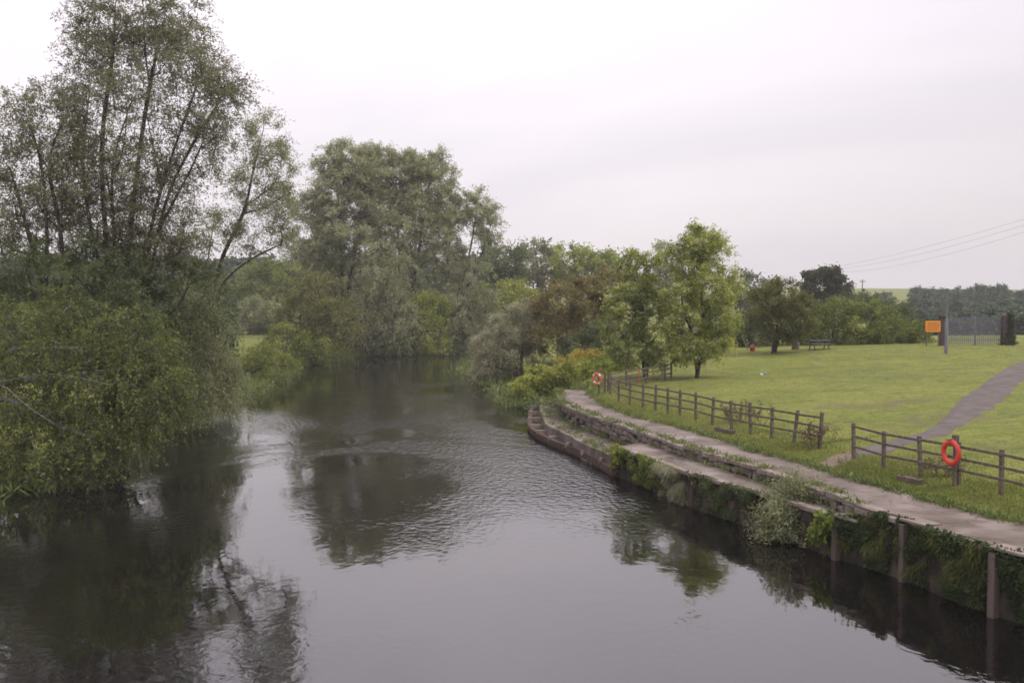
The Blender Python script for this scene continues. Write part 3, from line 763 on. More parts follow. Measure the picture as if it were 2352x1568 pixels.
# ---- scrub under the tall trees
SCR = dict(twigs=9, twig_len=0.95, lpt=14, leaf=(0.19, 0.06), droop=0.45, upness=0.3, outness=0.8, jitter=0.06, shell=0.5, r_base=0.12)
tree('willow_scrub', 'broad dark scrub below the tallest tree stems', 'shrub', 150, 49,
     [(60, 620, 120, 80, 1, 2.2, 40), (200, 630, 120, 85, 0, 2.2, 44), (110, 760, 150, 110, 0, 2.4, 50), (250, 780, 120, 110, -1, 2.2, 40)], 'scrub', **SCR)
tree('willow_scrub', 'rounded grey-green scrub between the tallest tree and the leaning tree', 'shrub', 330, 53,
     [(340, 600, 100, 75, 0, 2, 36), (420, 690, 110, 110, 0, 2.3, 50), (310, 720, 100, 100, -1, 2.2, 36)], 'scrub', tint_c=0.55, **SCR)
tree('weeping_willow', 'grey-green weeping willow trailing its branches into the river', 'tree', 470, 58,
     [(445, 770, 75, 90, -1, 2.2, 46), (465, 850, 60, 65, -2, 2.0, 40), (415, 860, 75, 75, -2, 2.0, 34), (490, 890, 38, 40, -2, 1.5, 16), (455, 690, 50, 70, 0, 2, 26)], 'willow_grey',
     twigs=10, twig_len=1.7, lpt=20, leaf=(0.20, 0.045), droop=1.0, upness=0.1, outness=0.7, jitter=0.09, leafdroop=1.0, shell=0.4, r_base=0.16, tint_c=0.5)
tree('bank_bush', 'fresh green bush on the bank past the weeping willow', 'bush', 590, 88,
     [(605, 820, 45, 22, 0, 2.0, 34), (640, 832, 32, 15, -1, 1.8, 16), (560, 825, 40, 24, 0, 2.0, 22)], 'bright', tint_c=0.6, **SCR)
tree('bank_bush', 'pale bush glimpsed between the leaning tree and the olive-tinged bush', 'bush', 600, 150,
     [(600, 722, 48, 32, 0, 3.5, 34), (560, 740, 50, 34, 0, 3.5, 26), (650, 745, 45, 34, 0, 3.5, 24)], 'willow_grey', tint_c=0.7, twigs=8, twig_len=1.5, lpt=14, leaf=(0.42, 0.18), droop=0.3, upness=0.35, outness=0.8, jitter=0.25, shell=0.6, r_base=0.2, r_tip=0.02, twig_r=0.0)
# ---- the near leafy tree overhanging the water
NEAR = dict(twigs=11, twig_len=1.15, lpt=11, leaf=(0.12, 0.060), droop=0.7, upness=0.15, outness=0.8, jitter=0.035, shell=0.3, tint_leaf=0.12, tint_clump=0.17)
tree('overhanging_tree', 'bright broad-leaved tree spreading low over the water, grey limbs showing', 'tree', -60, 40,
     [(295, 745, 60, 26, -0.3, 1.1, 18), (330, 800, 80, 26, -0.8, 1.3, 26), (170, 790, 110, 32, -0.3, 1.5, 32), (50, 740, 100, 40, 0.3, 1.5, 28), (350, 865, 85, 26, -1.2, 1.3, 28), (220, 870, 120, 30, -1.0, 1.5, 36), (70, 850, 110, 36, -0.5, 1.5, 30),
      (345, 925, 70, 24, -1.5, 1.1, 20), (200, 945, 110, 30, -1.4, 1.5, 32), (50, 945, 110, 34, -1.0, 1.5, 28), (275, 995, 70, 24, -1.8, 1.1, 18), (120, 1025, 120, 30, -1.6, 1.5, 30), (225, 1062, 70, 24, -2.0, 1.1, 16), (70, 1085, 110, 26, -1.8, 1.3, 22), (205, 1105, 40, 16, -2, .8, 8), (-70, 900, 80, 150, 0, 1.8, 30), (400, 885, 28, 40, -1.2, .9, 9), (140, 700, 60, 40, .5, 1.2, 14)]
     , 'near', stems=[[(-40, 960, 0), (0, 890, -0.3), (120, 868, -0.8), (290, 850, -1)], [(-30, 960, 0), (20, 905, -0.8), (105, 960, -1.4), (220, 1010, -1.6)], [(-50, 900, 0), (20, 800, 0), (180, 790, -0.3), (290, 770, -0.4)], [(-60, 930, 0), (-40, 780, 0), (20, 740, 0)], [(-60, 900, -1), (-10, 885, -2.6), (70, 930, -3.2), (110, 965, -3.4)], [(-60, 900, -1), (10, 880, -2.8), (120, 876, -3.3), (250, 872, -3.4)]],
     barkm='greybark', r_base=0.15, r_tip=0.011, bow=0.02, base_xyz=(-21.4, 40.3, 0.6), **NEAR)
# ---- the group of great willows at the bend
BIG = dict(twigs=10, twig_len=2.3, lpt=20, leaf=(0.38, 0.10), droop=0.45, upness=1.1, outness=0.4, jitter=0.13, r_tip=0.025, twig_r=0.012, tint_c=0.76, shell=0.2, tint_clump=0.22)
tree('great_willow', 'great domed willow at the river bend, crowded against its taller neighbour', 'tree', 790, 134,
     [(770, 440, 65, 80, 0, 4, 52), (735, 540, 65, 85, 0, 4.5, 48), (830, 410, 55, 65, 0, 4, 46), (800, 540, 75, 90, -2, 4.5, 52), (860, 480, 45, 80, -1, 3, 26), (705, 590, 40, 60, 0, 3.5, 18), (760, 640, 80, 60, 0, 4, 26), (758, 372, 22, 34, 0, 2, 8), (800, 362, 20, 36, 0, 2, 8), (845, 356, 22, 34, 0, 2, 8), (690, 490, 26, 40, 0, 2, 8)],
     'willow_grey', stems=[[(790, 700, 0), (785, 560, 0), (772, 420, 0)], [(795, 700, 0), (820, 540, 0), (838, 380, 0)], [(785, 700, 0), (745, 600, 0), (715, 520, 0)]], r_base=0.26, **BIG)
tree('great_willow', 'great willow at the river bend with the highest rounded crown of its group', 'tree', 925, 136,
     [(855, 400, 35, 50, 0, 3, 12), (900, 430, 70, 65, 0, 4.5, 52), (985, 430, 60, 70, 0, 4, 46), (920, 540, 85, 95, -2, 5, 60), (1000, 540, 60, 90, 0, 4, 44), (950, 440, 45, 70, -1, 3, 22), (930, 650, 90, 60, 0, 4.5, 26), (893, 372, 24, 30, 0, 2, 8), (940, 372, 20, 30, 0, 2, 7), (990, 372, 24, 34, 0, 2, 8)],
     'willow_grey', stems=[[(925, 720, 0), (915, 560, 0), (900, 400, 0)], [(935, 720, 0), (965, 560, 0), (990, 400, 0)], [(930, 700, 0), (880, 560, 0), (856, 420, 0)]], r_base=0.26, **BIG)
tree('great_willow', 'thinner open willow at the bend with sky between its outer branches', 'tree', 1050, 138,
     [(1040, 500, 45, 80, 0, 3.5, 30), (1098, 500, 38, 70, 0, 3, 22), (1125, 540, 22, 60, 0, 2.5, 10), (1060, 620, 60, 60, 0, 4, 26)],
     'willow_grey', stems=[[(1020, 740, 0), (1035, 600, 0), (1042, 450, 0)], [(1025, 740, 0), (1070, 620, 0), (1100, 470, 0)], [(1025, 740, 0), (1085, 640, 0), (1128, 520, 0)]], r_base=0.2, **BIG)
DRP = dict(BIG); DRP.update(droop=0.9, upness=0.15, leafdroop=0.9, leaf=(0.40, 0.095), twig_len=2.4)
tree('drooping_willow', 'drooping pale grey willow standing in front of the great willows', 'tree', 880, 128,
     [(880, 620, 55, 75, 0, 3.5, 34), (870, 710, 75, 70, 0, 3.5, 40), (925, 740, 50, 60, 0, 3, 22), (830, 730, 40, 60, 1, 3, 18)], 'willow_grey', r_base=0.3, tint_c=0.62, **{k: v for k, v in DRP.items() if k != 'tint_c'})
tree('drooping_willow', 'drooping dark willow by the gap under the thinner open willow', 'tree', 1065, 134,
     [(1065, 710, 45, 70, 0, 3.5, 30), (1060, 765, 45, 40, -1, 3, 18), (1110, 690, 40, 60, 3, 3, 20)], 'willow_grey', r_base=0.28, tint_c=0.5, **{k: v for k, v in DRP.items() if k != 'tint_c'})
BCK0 = dict(twigs=8, twig_len=1.8, lpt=14, leaf=(0.5, 0.24), droop=0.25, upness=0.35, outness=0.8, jitter=0.3, shell=0.6, r_base=0.3, r_tip=0.03, twig_r=0.0)
FARB = dict(twigs=9, twig_len=1.5, lpt=12, leaf=(0.34, 0.14), droop=0.4, upness=0.3, outness=0.8, jitter=0.2, shell=0.6, r_base=0.2, r_tip=0.02, twig_r=0.01)
tree('bank_bush', 'large olive-tinged bush on the bank before the great willows', 'bush', 740, 117,
     [(735, 690, 65, 60, 0, 3.5, 36), (770, 745, 60, 60, -1, 3.5, 34), (690, 745, 60, 60, 0, 3.5, 30)], 'thorn', tint_c=0.62, **FARB)
tree('bank_bush', 'yellow-green bush at the foot of the great willows by the water', 'bush', 985, 130,
     [(985, 710, 35, 40, 0, 2.5, 20), (985, 760, 40, 45, -0.5, 2.5, 24)], 'fresh', tint_c=0.55, **FARB)
tree('bank_bush', 'light yellow-green bush behind the leaning tree', 'bush', 640, 188,
     [(660, 640, 60, 34, 0, 5, 34), (640, 690, 60, 40, -1, 5, 32), (590, 640, 60, 34, 2, 5, 26)], 'bright', tint_c=0.62, **BCK0)
tree('bank_bush', 'low green bush trailing over the bank at the start of the bend', 'bush', 690, 112,
     [(660, 785, 40, 32, 0, 2.5, 22), (720, 795, 50, 25, 1, 2.5, 22)], 'bright', tint_c=0.5, **FARB)

tree('bank_bush', 'dark bush filling the foot of the great domed willow', 'bush', 820, 131,
     [(800, 770, 50, 40, 0, 2.5, 26), (760, 790, 50, 25, -1, 2.5, 18)], 'scrub', tint_c=0.4, **FARB)
# ---- trees beyond the bend
BCK = dict(twigs=8, twig_len=1.8, lpt=14, leaf=(0.5, 0.24), droop=0.25, upness=0.35, outness=0.8, jitter=0.3, shell=0.6, r_base=0.3, r_tip=0.03, twig_r=0.0)
for lab, px, d, lob, mt in [
    ('dark rounded tree just past the thinner open willow', 1160, 172, [(1160, 600, 45, 35, 0, 4, 26), (1150, 650, 50, 40, 0, 4, 24)], 'scrub'),
    ('pale green tree behind the clear gap of the bend', 1235, 180, [(1235, 605, 50, 45, 0, 4, 30), (1225, 655, 55, 40, 0, 4, 26)], 'willow_grey'),
    ('full leafy tree behind the olive-brown bush', 1325, 178, [(1320, 608, 55, 42, 0, 4, 32), (1340, 655, 55, 40, 0, 4, 24)], 'rowan'),
    ('leafy tree rising behind the shorter pale-tufted tree', 1405, 176, [(1405, 615, 45, 38, 0, 4, 28), (1420, 660, 50, 40, 0, 4, 22)], 'rowan'),
    ('thin-topped tree rising between the two pale-tufted trees', 1530, 190, [(1530, 600, 26, 45, 0, 3, 16), (1535, 660, 40, 40, 0, 4, 16)], 'willow_grey'),
    ('bright green low trees at the water beyond the bend', 1170, 150, [(1150, 695, 50, 40, 0, 4, 26), (1195, 700, 40, 40, 0, 4, 24), (1115, 720, 30, 40, 0, 3, 14)], 'fresh'),
    ('grey leafy tree standing between the taller pale-tufted tree and the thorn', 1720, 160, [(1715, 660, 55, 35, 0, 4, 26), (1700, 710, 60, 40, 0, 4, 24)], 'scrub')]:
    tree('far_tree', lab, 'tree', px, d, lob, mt, group='trees beyond the river bend', **BCK)
# ---- bushes on the near bank beyond the path's end
tree('pale_willow_bush', 'pale silvery bush spilling over the water beyond the end of the path', 'bush', 1190, 86,
     [(1190, 760, 55, 55, 0, 2.3, 44), (1150, 800, 55, 50, -0.5, 2.2, 42), (1130, 840, 40, 28, -1, 1.6, 22), (1200, 810, 50, 50, -1, 2, 26), (1215, 720, 35, 30, 0.5, 1.8, 16)], 'pale',
     twigs=9, twig_len=1.0, lpt=17, leaf=(0.22, 0.07), droop=0.45, upness=0.3, outness=0.8, jitter=0.12, shell=0.6, r_base=0.14, tint_c=0.42)
tree('olive_bush', 'big rounded olive-brown bush beside the pale silvery bush', 'bush', 1320, 85,
     [(1310, 700, 80, 65, 0, 3, 60), (1275, 760, 60, 50, -0.5, 2.6, 36), (1370, 720, 60, 60, 0, 2.6, 40), (1330, 780, 70, 40, -1, 2.4, 26), (1400, 665, 45, 40, 1, 2.2, 24)], 'olive',
     twigs=9, twig_len=1.0, lpt=16, leaf=(0.22, 0.09), droop=0.3, upness=0.35, outness=0.8, jitter=0.12, shell=0.62, r_base=0.16, tint_c=0.40, tint_clump=0.2)
tree('shade_shrub', 'dark shrub under the olive-brown bush behind the yellow-flowered shrub', 'shrub', 1390, 80,
     [(1390, 775, 50, 35, 0, 2, 26), (1330, 800, 50, 25, 0, 2, 22)], 'scrub', twigs=8, twig_len=0.9, lpt=14, leaf=(0.2, 0.09), droop=0.3, upness=0.3, shell=0.6, r_base=0.1)
KNO = dict(twigs=8, twig_len=0.6, lpt=11, leaf=(0.17, 0.11), droop=0.3, upness=0.3, outness=0.8, jitter=0.08, shell=0.55, r_base=0.05, r_tip=0.008)
tree('broad_leaved_weeds', 'lush mound of broad-leaved green weeds at the end of the path', 'weeds', 1250, 69,
     [(1245, 868, 40, 24, 0, 1.4, 30), (1215, 885, 30, 15, -1, 1, 14), (1290, 860, 35, 24, 0, 1.2, 24)], 'fresh', tint_c=0.7, **KNO)
tree('broad_leaved_weeds', 'green weedy mound behind the faded orange life ring', 'weeds', 1345, 72,
     [(1340, 858, 45, 24, 0, 1.4, 30), (1375, 845, 35, 22, 1, 1.2, 20), (1405, 832, 40, 20, 2, 1.2, 18)], 'fresh', tint_c=0.6, **KNO)
tree('yellow_flowered_shrub', 'yellow-flowered shrub on top of the weedy mound', 'shrub', 1345, 76,
     [(1348, 822, 36, 14, -1.5, 1, 34), (1315, 834, 28, 12, -2, 0.9, 20)], 'yellow', twigs=7, twig_len=0.5, lpt=12, leaf=(0.13, 0.07), droop=0.2, upness=0.4, shell=0.5, r_base=0.04, r_tip=0.008)
# ---- the trees on the lawn
ROW = dict(twigs=9, twig_len=0.75, lpt=13, leaf=(0.17, 0.075), droop=0.25, upness=0.3, outness=0.85, jitter=0.06, shell=0.4, r_tip=0.011, tint_clump=0.24, tint_leaf=0.18)
tree('pale_tufted_tree', 'taller pale-tufted tree with a pale trunk on the lawn behind the fence', 'tree', 1600, 65,
     [(1607, 560, 36, 35, 0, 1.2, 20), (1642, 580, 32, 40, 0, 1.2, 17), (1590, 620, 45, 40, 0, 1.6, 25), (1629, 665, 53, 45, -0.4, 1.8, 30), (1564, 690, 41, 45, -0.5, 1.6, 22), (1650, 735, 41, 40, 0, 1.6, 22), (1586, 760, 49, 32, -0.8, 1.6, 22), (1642, 785, 36, 20, 0, 1.3, 10), (1586, 540, 13, 24, 0, 0.6, 5), (1609, 530, 11, 20, 0, .6, 5), (1633, 545, 11, 18, 0, .6, 4), (1551, 592, 22, 14, 0, .8, 6), (1676, 650, 18, 30, 0, .8, 5), (1547, 745, 24, 20, -.6, 1, 6), (1569, 800, 32, 16, -.6, 1, 10), (1620, 812, 32, 14, -.4, 1, 8), (1685, 740, 18, 22, 0, .8, 5)],
     'rowan', stems=[[(1602, 820, 0), (1612, 740, 0), (1618, 640, 0), (1620, 545, 0)], [(1606, 800, 0), (1575, 720, -0.3), (1560, 650, -0.3)], [(1606, 800, 0), (1650, 720, 0.2), (1665, 640, 0.2)]],
     barkm='bark', r_base=0.13, young_leaves=(0.75, 0.11), tint_c=0.62, **ROW)
tree('pale_tufted_tree', 'shorter pale-tufted tree standing over the cross fence', 'tree', 1484, 67,
     [(1445, 610, 22, 28, 0, 0.8, 9), (1490, 620, 25, 40, 0, 0.9, 12), (1460, 670, 55, 40, 0, 1.5, 28), (1500, 690, 45, 40, 0, 1.4, 20), (1430, 730, 50, 45, -0.4, 1.5, 26), (1500, 760, 55, 45, -0.3, 1.6, 28), (1450, 800, 60, 35, 0, 1.6, 24), (1520, 815, 40, 25, 0, 1.3, 14)],
     'rowan', stems=[[(1484, 830, 0), (1480, 740, 0), (1476, 660, 0), (1490, 595, 0)], [(1482, 820, 0), (1450, 740, 0), (1446, 620, 0)]], r_base=0.14, young_leaves=(0.6, 0.10), tint_c=0.4, **ROW)
tree('thorn_tree', 'small round-headed thorn tree with leaning trunk near the litter bin', 'tree', 1775, 78.5,
     [(1795, 680, 48, 36, 0, 1.7, 36), (1790, 735, 62, 42, 0, 2, 50), (1760, 705, 40, 40, 0, 1.6, 22), (1835, 725, 35, 40, 0, 1.5, 20)],
     'thorn', stems=[[(1783, 780, 0), (1795, 740, 0), (1796, 670, 0)], [(1786, 770, 0), (1770, 720, 0), (1755, 690, 0)], [(1790, 770, 0), (1825, 730, 0), (1838, 700, 0)]], r_base=0.13,
     twigs=9, twig_len=0.75, lpt=15, leaf=(0.17, 0.09), droop=0.25, upness=0.4, outness=0.85, jitter=0.1, shell=0.55, r_tip=0.011, tint_c=0.5)
# ---- hedge behind the lawn
HED = dict(twigs=7, twig_len=0.9, lpt=11, leaf=(0.22, 0.11), droop=0.2, upness=0.35, outness=0.9, jitter=0.12, shell=0.68, r_base=0.1, r_tip=0.012)
for lab, px, d, lob, mt, tc_ in [
    ('dark hedge shrub behind the red tub', 1690, 90, [(1690, 760, 50, 35, 0, 2, 36), (1740, 765, 40, 32, 0, 2, 28), (1650, 775, 40, 25, 0, 2, 20)], 'scrub', .42),
    ('hedge shrub rising directly behind the litter bin', 1850, 89, [(1850, 735, 40, 40, 0, 2, 34), (1835, 775, 40, 25, 0, 1.8, 24)], 'bright', .35),
    ('hedge shrub rising directly behind the picnic table', 1915, 90, [(1910, 725, 45, 35, 0, 2, 36), (1905, 770, 50, 30, -.5, 2, 34)], 'bright', .4),
    ('fullest rounded hedge shrub past the picnic table', 2000, 88, [(2000, 740, 60, 45, -.5, 2.2, 56), (1985, 775, 55, 25, -.5, 2, 26), (2050, 770, 45, 28, -.5, 2, 26)], 'bright', .5),
    ('low hedge shrub next to the orange sign', 2090, 88, [(2085, 770, 40, 28, 0, 1.8, 32), (2110, 790, 25, 12, -.5, 1.2, 10)], 'bright', .4),
    ('tall hedge shrub seen between the thorn tree and the dark round tree', 1965, 97, [(1965, 705, 60, 25, 0, 2, 34), (2040, 715, 50, 25, 0, 2, 26)], 'scrub', .5)]:
    tree('hedge_shrub', lab, 'shrub', px, d, lob, mt, group='hedge along the top of the lawn', tint_c=tc_, **HED)
tree('round_tree', 'dark round-crowned tree standing clear above the hedge', 'tree', 1905, 150,
     [(1890, 632, 20, 12, 0, 1.6, 13), (1922, 634, 20, 13, 0, 1.6, 13), (1938, 662, 16, 14, 0, 1.4, 10), (1864, 634, 8, 7, 0, .7, 5), (1862, 664, 12, 12, 0, 1.2, 7), (1885, 700, 30, 20, 0, 2.2, 14), (1912, 660, 16, 11, 0, 1.4, 7), (1948, 686, 8, 8, 0, .7, 3)], 'dark', stems=[[(1898, 720, 0), (1900, 680, 0), (1902, 640, 0)], [(1896, 700, 0), (1872, 670, 0), (1868, 650, 0)]],
     twigs=8, twig_len=1.0, lpt=14, leaf=(0.42, 0.24), droop=0.2, upness=0.2, outness=0.8, jitter=0.2, shell=0.6, r_base=0.25, r_tip=0.03, twig_r=0.0, tint_c=0.4)

# ---- far trees and hedgerows towards the hill (shared meshes, many copies)
def far_proto(seed, wide):
    rng = np.random.default_rng(seed)
    lob = [((0, 0, 5.2), (3.0 * wide, 3.0 * wide, 3.2), 34), ((1.6 * wide, 0.4, 3.6), (2.2 * wide, 2.2, 2.2), 16), ((-1.7 * wide, -0.3, 3.4), (2.2 * wide, 2.2, 2.2), 16)]
    st = [([np.zeros(3), np.array([0, 0, 2.5]), np.array([0.1, 0, 6.0])], None)]
    return grow(st, lob, rng, twigs=7, twig_len=1.1, lpt=12, leaf=(0.6, 0.36), droop=0.2, upness=0.2, outness=0.8, jitter=0.3, shell=0.55, r_base=0.22, r_tip=0.03, twig_r=0.0, tint_c=0.45)
protos = []
for k_, wd in enumerate((0.85, 1.05, 1.3)):
    bv, bf, lv, lf, ti, _ = far_proto(300 + k_, wd)
    a_ = build('trunk', bv, bf, M['bark']); b_ = build('crown', lv, lf, M['far'], tint=ti)
    protos.append((a_, b_))
def far_tree(px, top_py, d, k_, label, group, sx=1.0, name='distant_tree'):
    p = at_d(px, top_py, d); z0 = h1(p[0], d) - 0.1
    sc = max(0.25, (p[2] - z0) / 8.4)
    e = thing(name, label, 'tree', (p[0], d, z0), group)
    e.scale = (sc * sx, sc * sx, sc); e.rotation_euler = (0, 0, R.uniform(0, 6.28))
    for src in protos[k_]:
        ob = src.copy(); COL.objects.link(ob); ob.parent = e
for px, py, d, sx in [(2030, 672, 320, 1), (2108, 661, 336, .8), (2135, 664, 326, 1), (2165, 666, 319, 1.1), (2190, 668, 307, 1), (2205, 664, 322, 1), (2240, 659, 320, 1), (2265, 657, 308, .9), (2300, 655, 306, .7), (2330, 672, 336, .9), (2352, 668, 321, .9), (2385, 664, 317, 1)]:
    far_tree(px, py, d, int(R.integers(3)), 'distant tree on the hillside beyond the palisade gate', 'distant trees on the hill', sx)
for i in range(26):
    px = 1985 + i * 17 + R.uniform(-6, 6); d = R.uniform(200, 260)
    far_tree(px, 704 + R.uniform(-16, 8) - 0.012 * (px - 2000), d, int(R.integers(3)), 'hedgerow tree in the field beyond the palisade gate', 'hedgerow trees beyond the gate', R.uniform(.9, 1.5), 'hedgerow_tree')
for i in range(14):
    px = 2080 + i * 24 + R.uniform(-6, 6); d = R.uniform(150, 180)
    far_tree(px, 720 + R.uniform(-8, 8) - 0.03 * (px - 2080), d, int(R.integers(3)), 'dark hedgerow tree close behind the palisade gate', 'nearer hedgerow behind the gate', R.uniform(1.2, 1.7), 'hedgerow_tree')
for i in range(34):
    px = -120 + i * 37 + R.uniform(-10, 10); d = R.uniform(185, 235)
    far_tree(px, 600 + R.uniform(-18, 22), d, int(R.integers(3)), 'woodland tree in the line behind the great willows', 'woodland behind the river bank', R.uniform(.9, 1.3), 'woodland_tree')
for i in range(16):
    px = -150 + i * 50 + R.uniform(-14, 14); d = R.uniform(74, 104)
    if 520 < px < 720: continue
    far_tree(px, 655 + R.uniform(-25, 20), d, int(R.integers(3)), 'scrubby tree in the shade behind the tall bank trees', 'scrub trees behind the bank', R.uniform(.9, 1.3), 'scrub_tree')
for a_, b_ in protos:
    bpy.data.objects.remove(a_); bpy.data.objects.remove(b_)

# ------------------------------------------------------------------ wall plants and weeds
WPL = dict(twigs=8, twig_len=0.42, lpt=12, leaf=(0.11, 0.05), droop=0.4, upness=0.2, outness=0.8, jitter=0.05, shell=0.4, r_base=0.025, r_tip=0.005, twig_r=0.003)
def wall_base(px, py):
    q = at_z(px, py, 0.9); k_ = int(np.argmin(np.hypot(WALLF[:, 0] - q[0], WALLF[:, 1] - q[1])))
    return WALLF[k_], nW[k_]
def wall_plant(name, label, cat, px, py, lob, mt, **kw):
    p, n = wall_base(px, py); a = dict(WPL); a.update(kw)
    b0 = np.array([p[0] + n[0] * 0.12, p[1] + n[1] * 0.12, 0.95])
    d = b0[1]
    tree(name, label, cat, px, d, lob, mt, base_xyz=b0, **a)
wall_plant('wall_shrub', 'large grey-green shrub growing out of the river wall over the ledge', 'shrub', 1835, 1150,
           [(1828, 1150, 66, 45, -.6, .6, 56), (1800, 1200, 66, 45, -1.0, .6, 50), (1868, 1165, 50, 48, -.7, .5, 36), (1845, 1235, 42, 34, -1.0, .5, 24)], 'willow_grey', leaf=(0.12, 0.035), tint_c=.42, twig_len=.66, shell=.15, lpt=12)
def wall_cover(name, label, cat, px0, px1, n, mt, thr=0.0, leaf=(0.1, 0.075), tint_c=.5, zlo=0.05, hang=0.5, seed=0, thick=.22):
    """foliage spread over the wall face in patches, hanging from the top"""
    rng = np.random.default_rng(7000 + seed)
    def sx(px):
        ang = (px - RES_W / 2) / FPX; return float(arcW[int(np.argmin(np.abs(WALLF[:, 0] / WALLF[:, 1] - ang)))])
    s0, s1 = sorted((sx(px0), sx(px1)))
    S_ = rng.uniform(s0, s1, n * 3); Z = rng.uniform(zlo, 1.75, n * 3)
    ph = rng.uniform(0, 6.28, 6)
    nz = np.sin(S_ * 2.3 + ph[0] + 1.2 * np.sin(Z * 3 + ph[1])) * np.cos(Z * 3.1 + ph[2] + S_ * .7) + .6 * np.sin(S_ * 5.7 + ph[3]) * np.cos(Z * 6.3 + ph[4]) + .55 * (Z - .9)
    XY = np.stack([np.interp(S_, arcW, WALLF[:, 0]), np.interp(S_, arcW, WALLF[:, 1])], 1); NN = np.stack([np.interp(S_, arcW, nW[:, 0]), np.interp(S_, arcW, nW[:, 1])], 1)
    tops = np.array([wall_top(y) for y in XY[:, 1]])
    ok = (nz > thr) & (Z < tops + .08 + .1 * rng.random(n * 3)); ok[np.cumsum(ok) > n] = False
    S_, Z, XY, NN, nz = S_[ok], Z[ok], XY[ok], NN[ok], nz[ok]
    u = .14 + thick * rng.random(len(Z)) * np.clip(nz - thr, .1, 1.2)
    P = np.concatenate([XY + NN * u[:, None], Z[:, None]], 1)
    D = np.concatenate([NN * .5, np.full((len(Z), 1), -hang)], 1) + rng.normal(0, .55, (len(Z), 3))
    ls = rng.uniform(.6, 1.35, len(Z))
    v, f = leaf_quads(P, D, leaf[0] * ls, leaf[1] * ls, rng)
    base = np.array([XY[:, 0].mean(), XY[:, 1].mean(), .1])
    root = thing(name, label, cat, base)
    paths = []
    for _ in range(14):
        s_ = rng.uniform(s0, s1); p, nn = on_W(s_); t0 = wall_top(p[1]) + .02; zz = np.linspace(t0, t0 - rng.uniform(.4, 1.0), 6)
        w_ = np.cumsum(rng.normal(0, .05, 6)); tn = np.array([-nn[1], nn[0]])
        paths.append((np.stack([p[0] + nn[0] * .19 + tn[0] * w_, p[1] + nn[1] * .19 + tn[1] * w_, zz], 1), .008))
    v2, f2 = tubes(paths, 4); kind(build('stems', v2, f2, M['bark'], root), 'stuff')
    fo = build('foliage', v, f, M[mt], root, tint=np.clip(tint_c + .18 * nz / 1.5 + rng.normal(0, .17, len(Z)), 0, 1)); kind(fo, 'stuff')
wall_cover('wall_weeds', 'bright leafy weeds at the corner where the ledge steps up', 'weeds', 1418, 1446, 900, 'fresh', -.6, (.13, .07), .35, .4, .2, 1, .35)
wall_cover('wall_weeds', 'green creeper hanging down the river wall near the step', 'weeds', 1448, 1530, 3600, 'bright', -.25, (.12, .06), .4, .15, .8, 2, .3)
wall_cover('wall_weeds', 'tall dry grassy clump hanging over the ledge edge', 'weeds', 1520, 1590, 3000, 'pale', -.35, (.26, .022), .3, .1, 1.4, 3, .4)
wall_cover('wall_weeds', 'sparse stringy creeper on the middle of the river wall', 'weeds', 1592, 1775, 7000, 'scrub', -.25, (.12, .03), .3, .1, .9, 4)
wall_cover('ivy', 'ivy and brambles between the first two piles of the river wall', 'ivy', 1925, 2056, 7600, 'ivy', -.45, (.085, .06), .5, .1, .6, 5, .16)
wall_cover('ivy', 'broad ivy spread between the last two piles of the river wall', 'ivy', 2072, 2276, 11000, 'ivy', -.35, (.085, .06), .45, .1, .6, 6, .16)
wall_cover('ivy', 'ivy hanging past the last pile of the river wall', 'ivy', 2296, 2700, 9000, 'ivy', -.35, (.085, .06), .45, .1, .6, 7, .16)
wall_cover('wall_weeds', 'trailing dry grass on the river wall between the first two piles', 'weeds', 1925, 2056, 1500, 'thorn', -.1, (.22, .016), .3, .2, 1.3, 8, .3)
wall_cover('wall_weeds', 'trailing dry grass on the river wall between the last two piles', 'weeds', 2072, 2276, 2200, 'thorn', .0, (.22, .016), .3, .2, 1.3, 9, .3)
wall_plant('wall_weeds', 'big-leaved green plant beside the first pile of the river wall', 'weeds', 1885, 1205,
           [(1885, 1195, 16, 12, -.3, .2, 6), (1880, 1224, 13, 12, -.35, .2, 5)], 'fresh', leaf=(0.17, 0.12), tint_c=.05, twig_len=.22, twigs=4, lpt=4)

# small weeds on the ledges, wall foot and beam
def tuft_cloud(pts, rng, n=26, hgt=0.2, spread=0.12, leaf=(0.16, 0.035)):
    P = np.repeat(pts, n, 0) + np.concatenate([rng.normal(0, spread, (len(pts) * n, 2)), np.abs(rng.normal(0, hgt * .4, (len(pts) * n, 1)))], 1)
    D = rng.normal(size=P.shape) * 0.7 + [0, 0, 0.8]
    ls = rng.uniform(.6, 1.4, len(P))
    v, f = leaf_quads(P, D, leaf[0] * ls, leaf[1] * ls, rng)
    ti = np.clip(np.repeat(rng.normal(.5, .2, len(pts)), n) + rng.normal(0, .15, len(P)), 0, 1)
    return v, f, ti
pts = []
for i in range(120):                                                # foot of the rubble wall and its top
    s_ = R.uniform(0, arc[-1]); p, n = on_E(s_); lo = Z_LOW if p[1] > 41 else Z_MID
    u = abs(R.normal(0.12, 0.16)); pts.append((p[0] + n[0] * u, p[1] + n[1] * u, lo + R.uniform(0, .12)))
for i in range(170):
    p, n = on_E(R.uniform(0, arc[-1])); u = R.normal(0, .10); pts.append((p[0] + n[0] * u, p[1] + n[1] * u, 1.6))
for i in range(420):
    k_ = R.integers(len(I_) - 1); t_ = R.random(); p = I_[k_] * (1 - t_) + I_[k_ + 1] * t_; n = normals2(I_)[k_]; u = R.normal(-.05, .10); p = p + n * u; pts.append((p[0], p[1], max(1.6, h1(*p))))
for i in range(90):
    k_ = R.integers(len(LF)); q = LF[k_] - normals2(LF)[k_] * abs(R.normal(0, .5)); pts.append((q[0], q[1], .75))
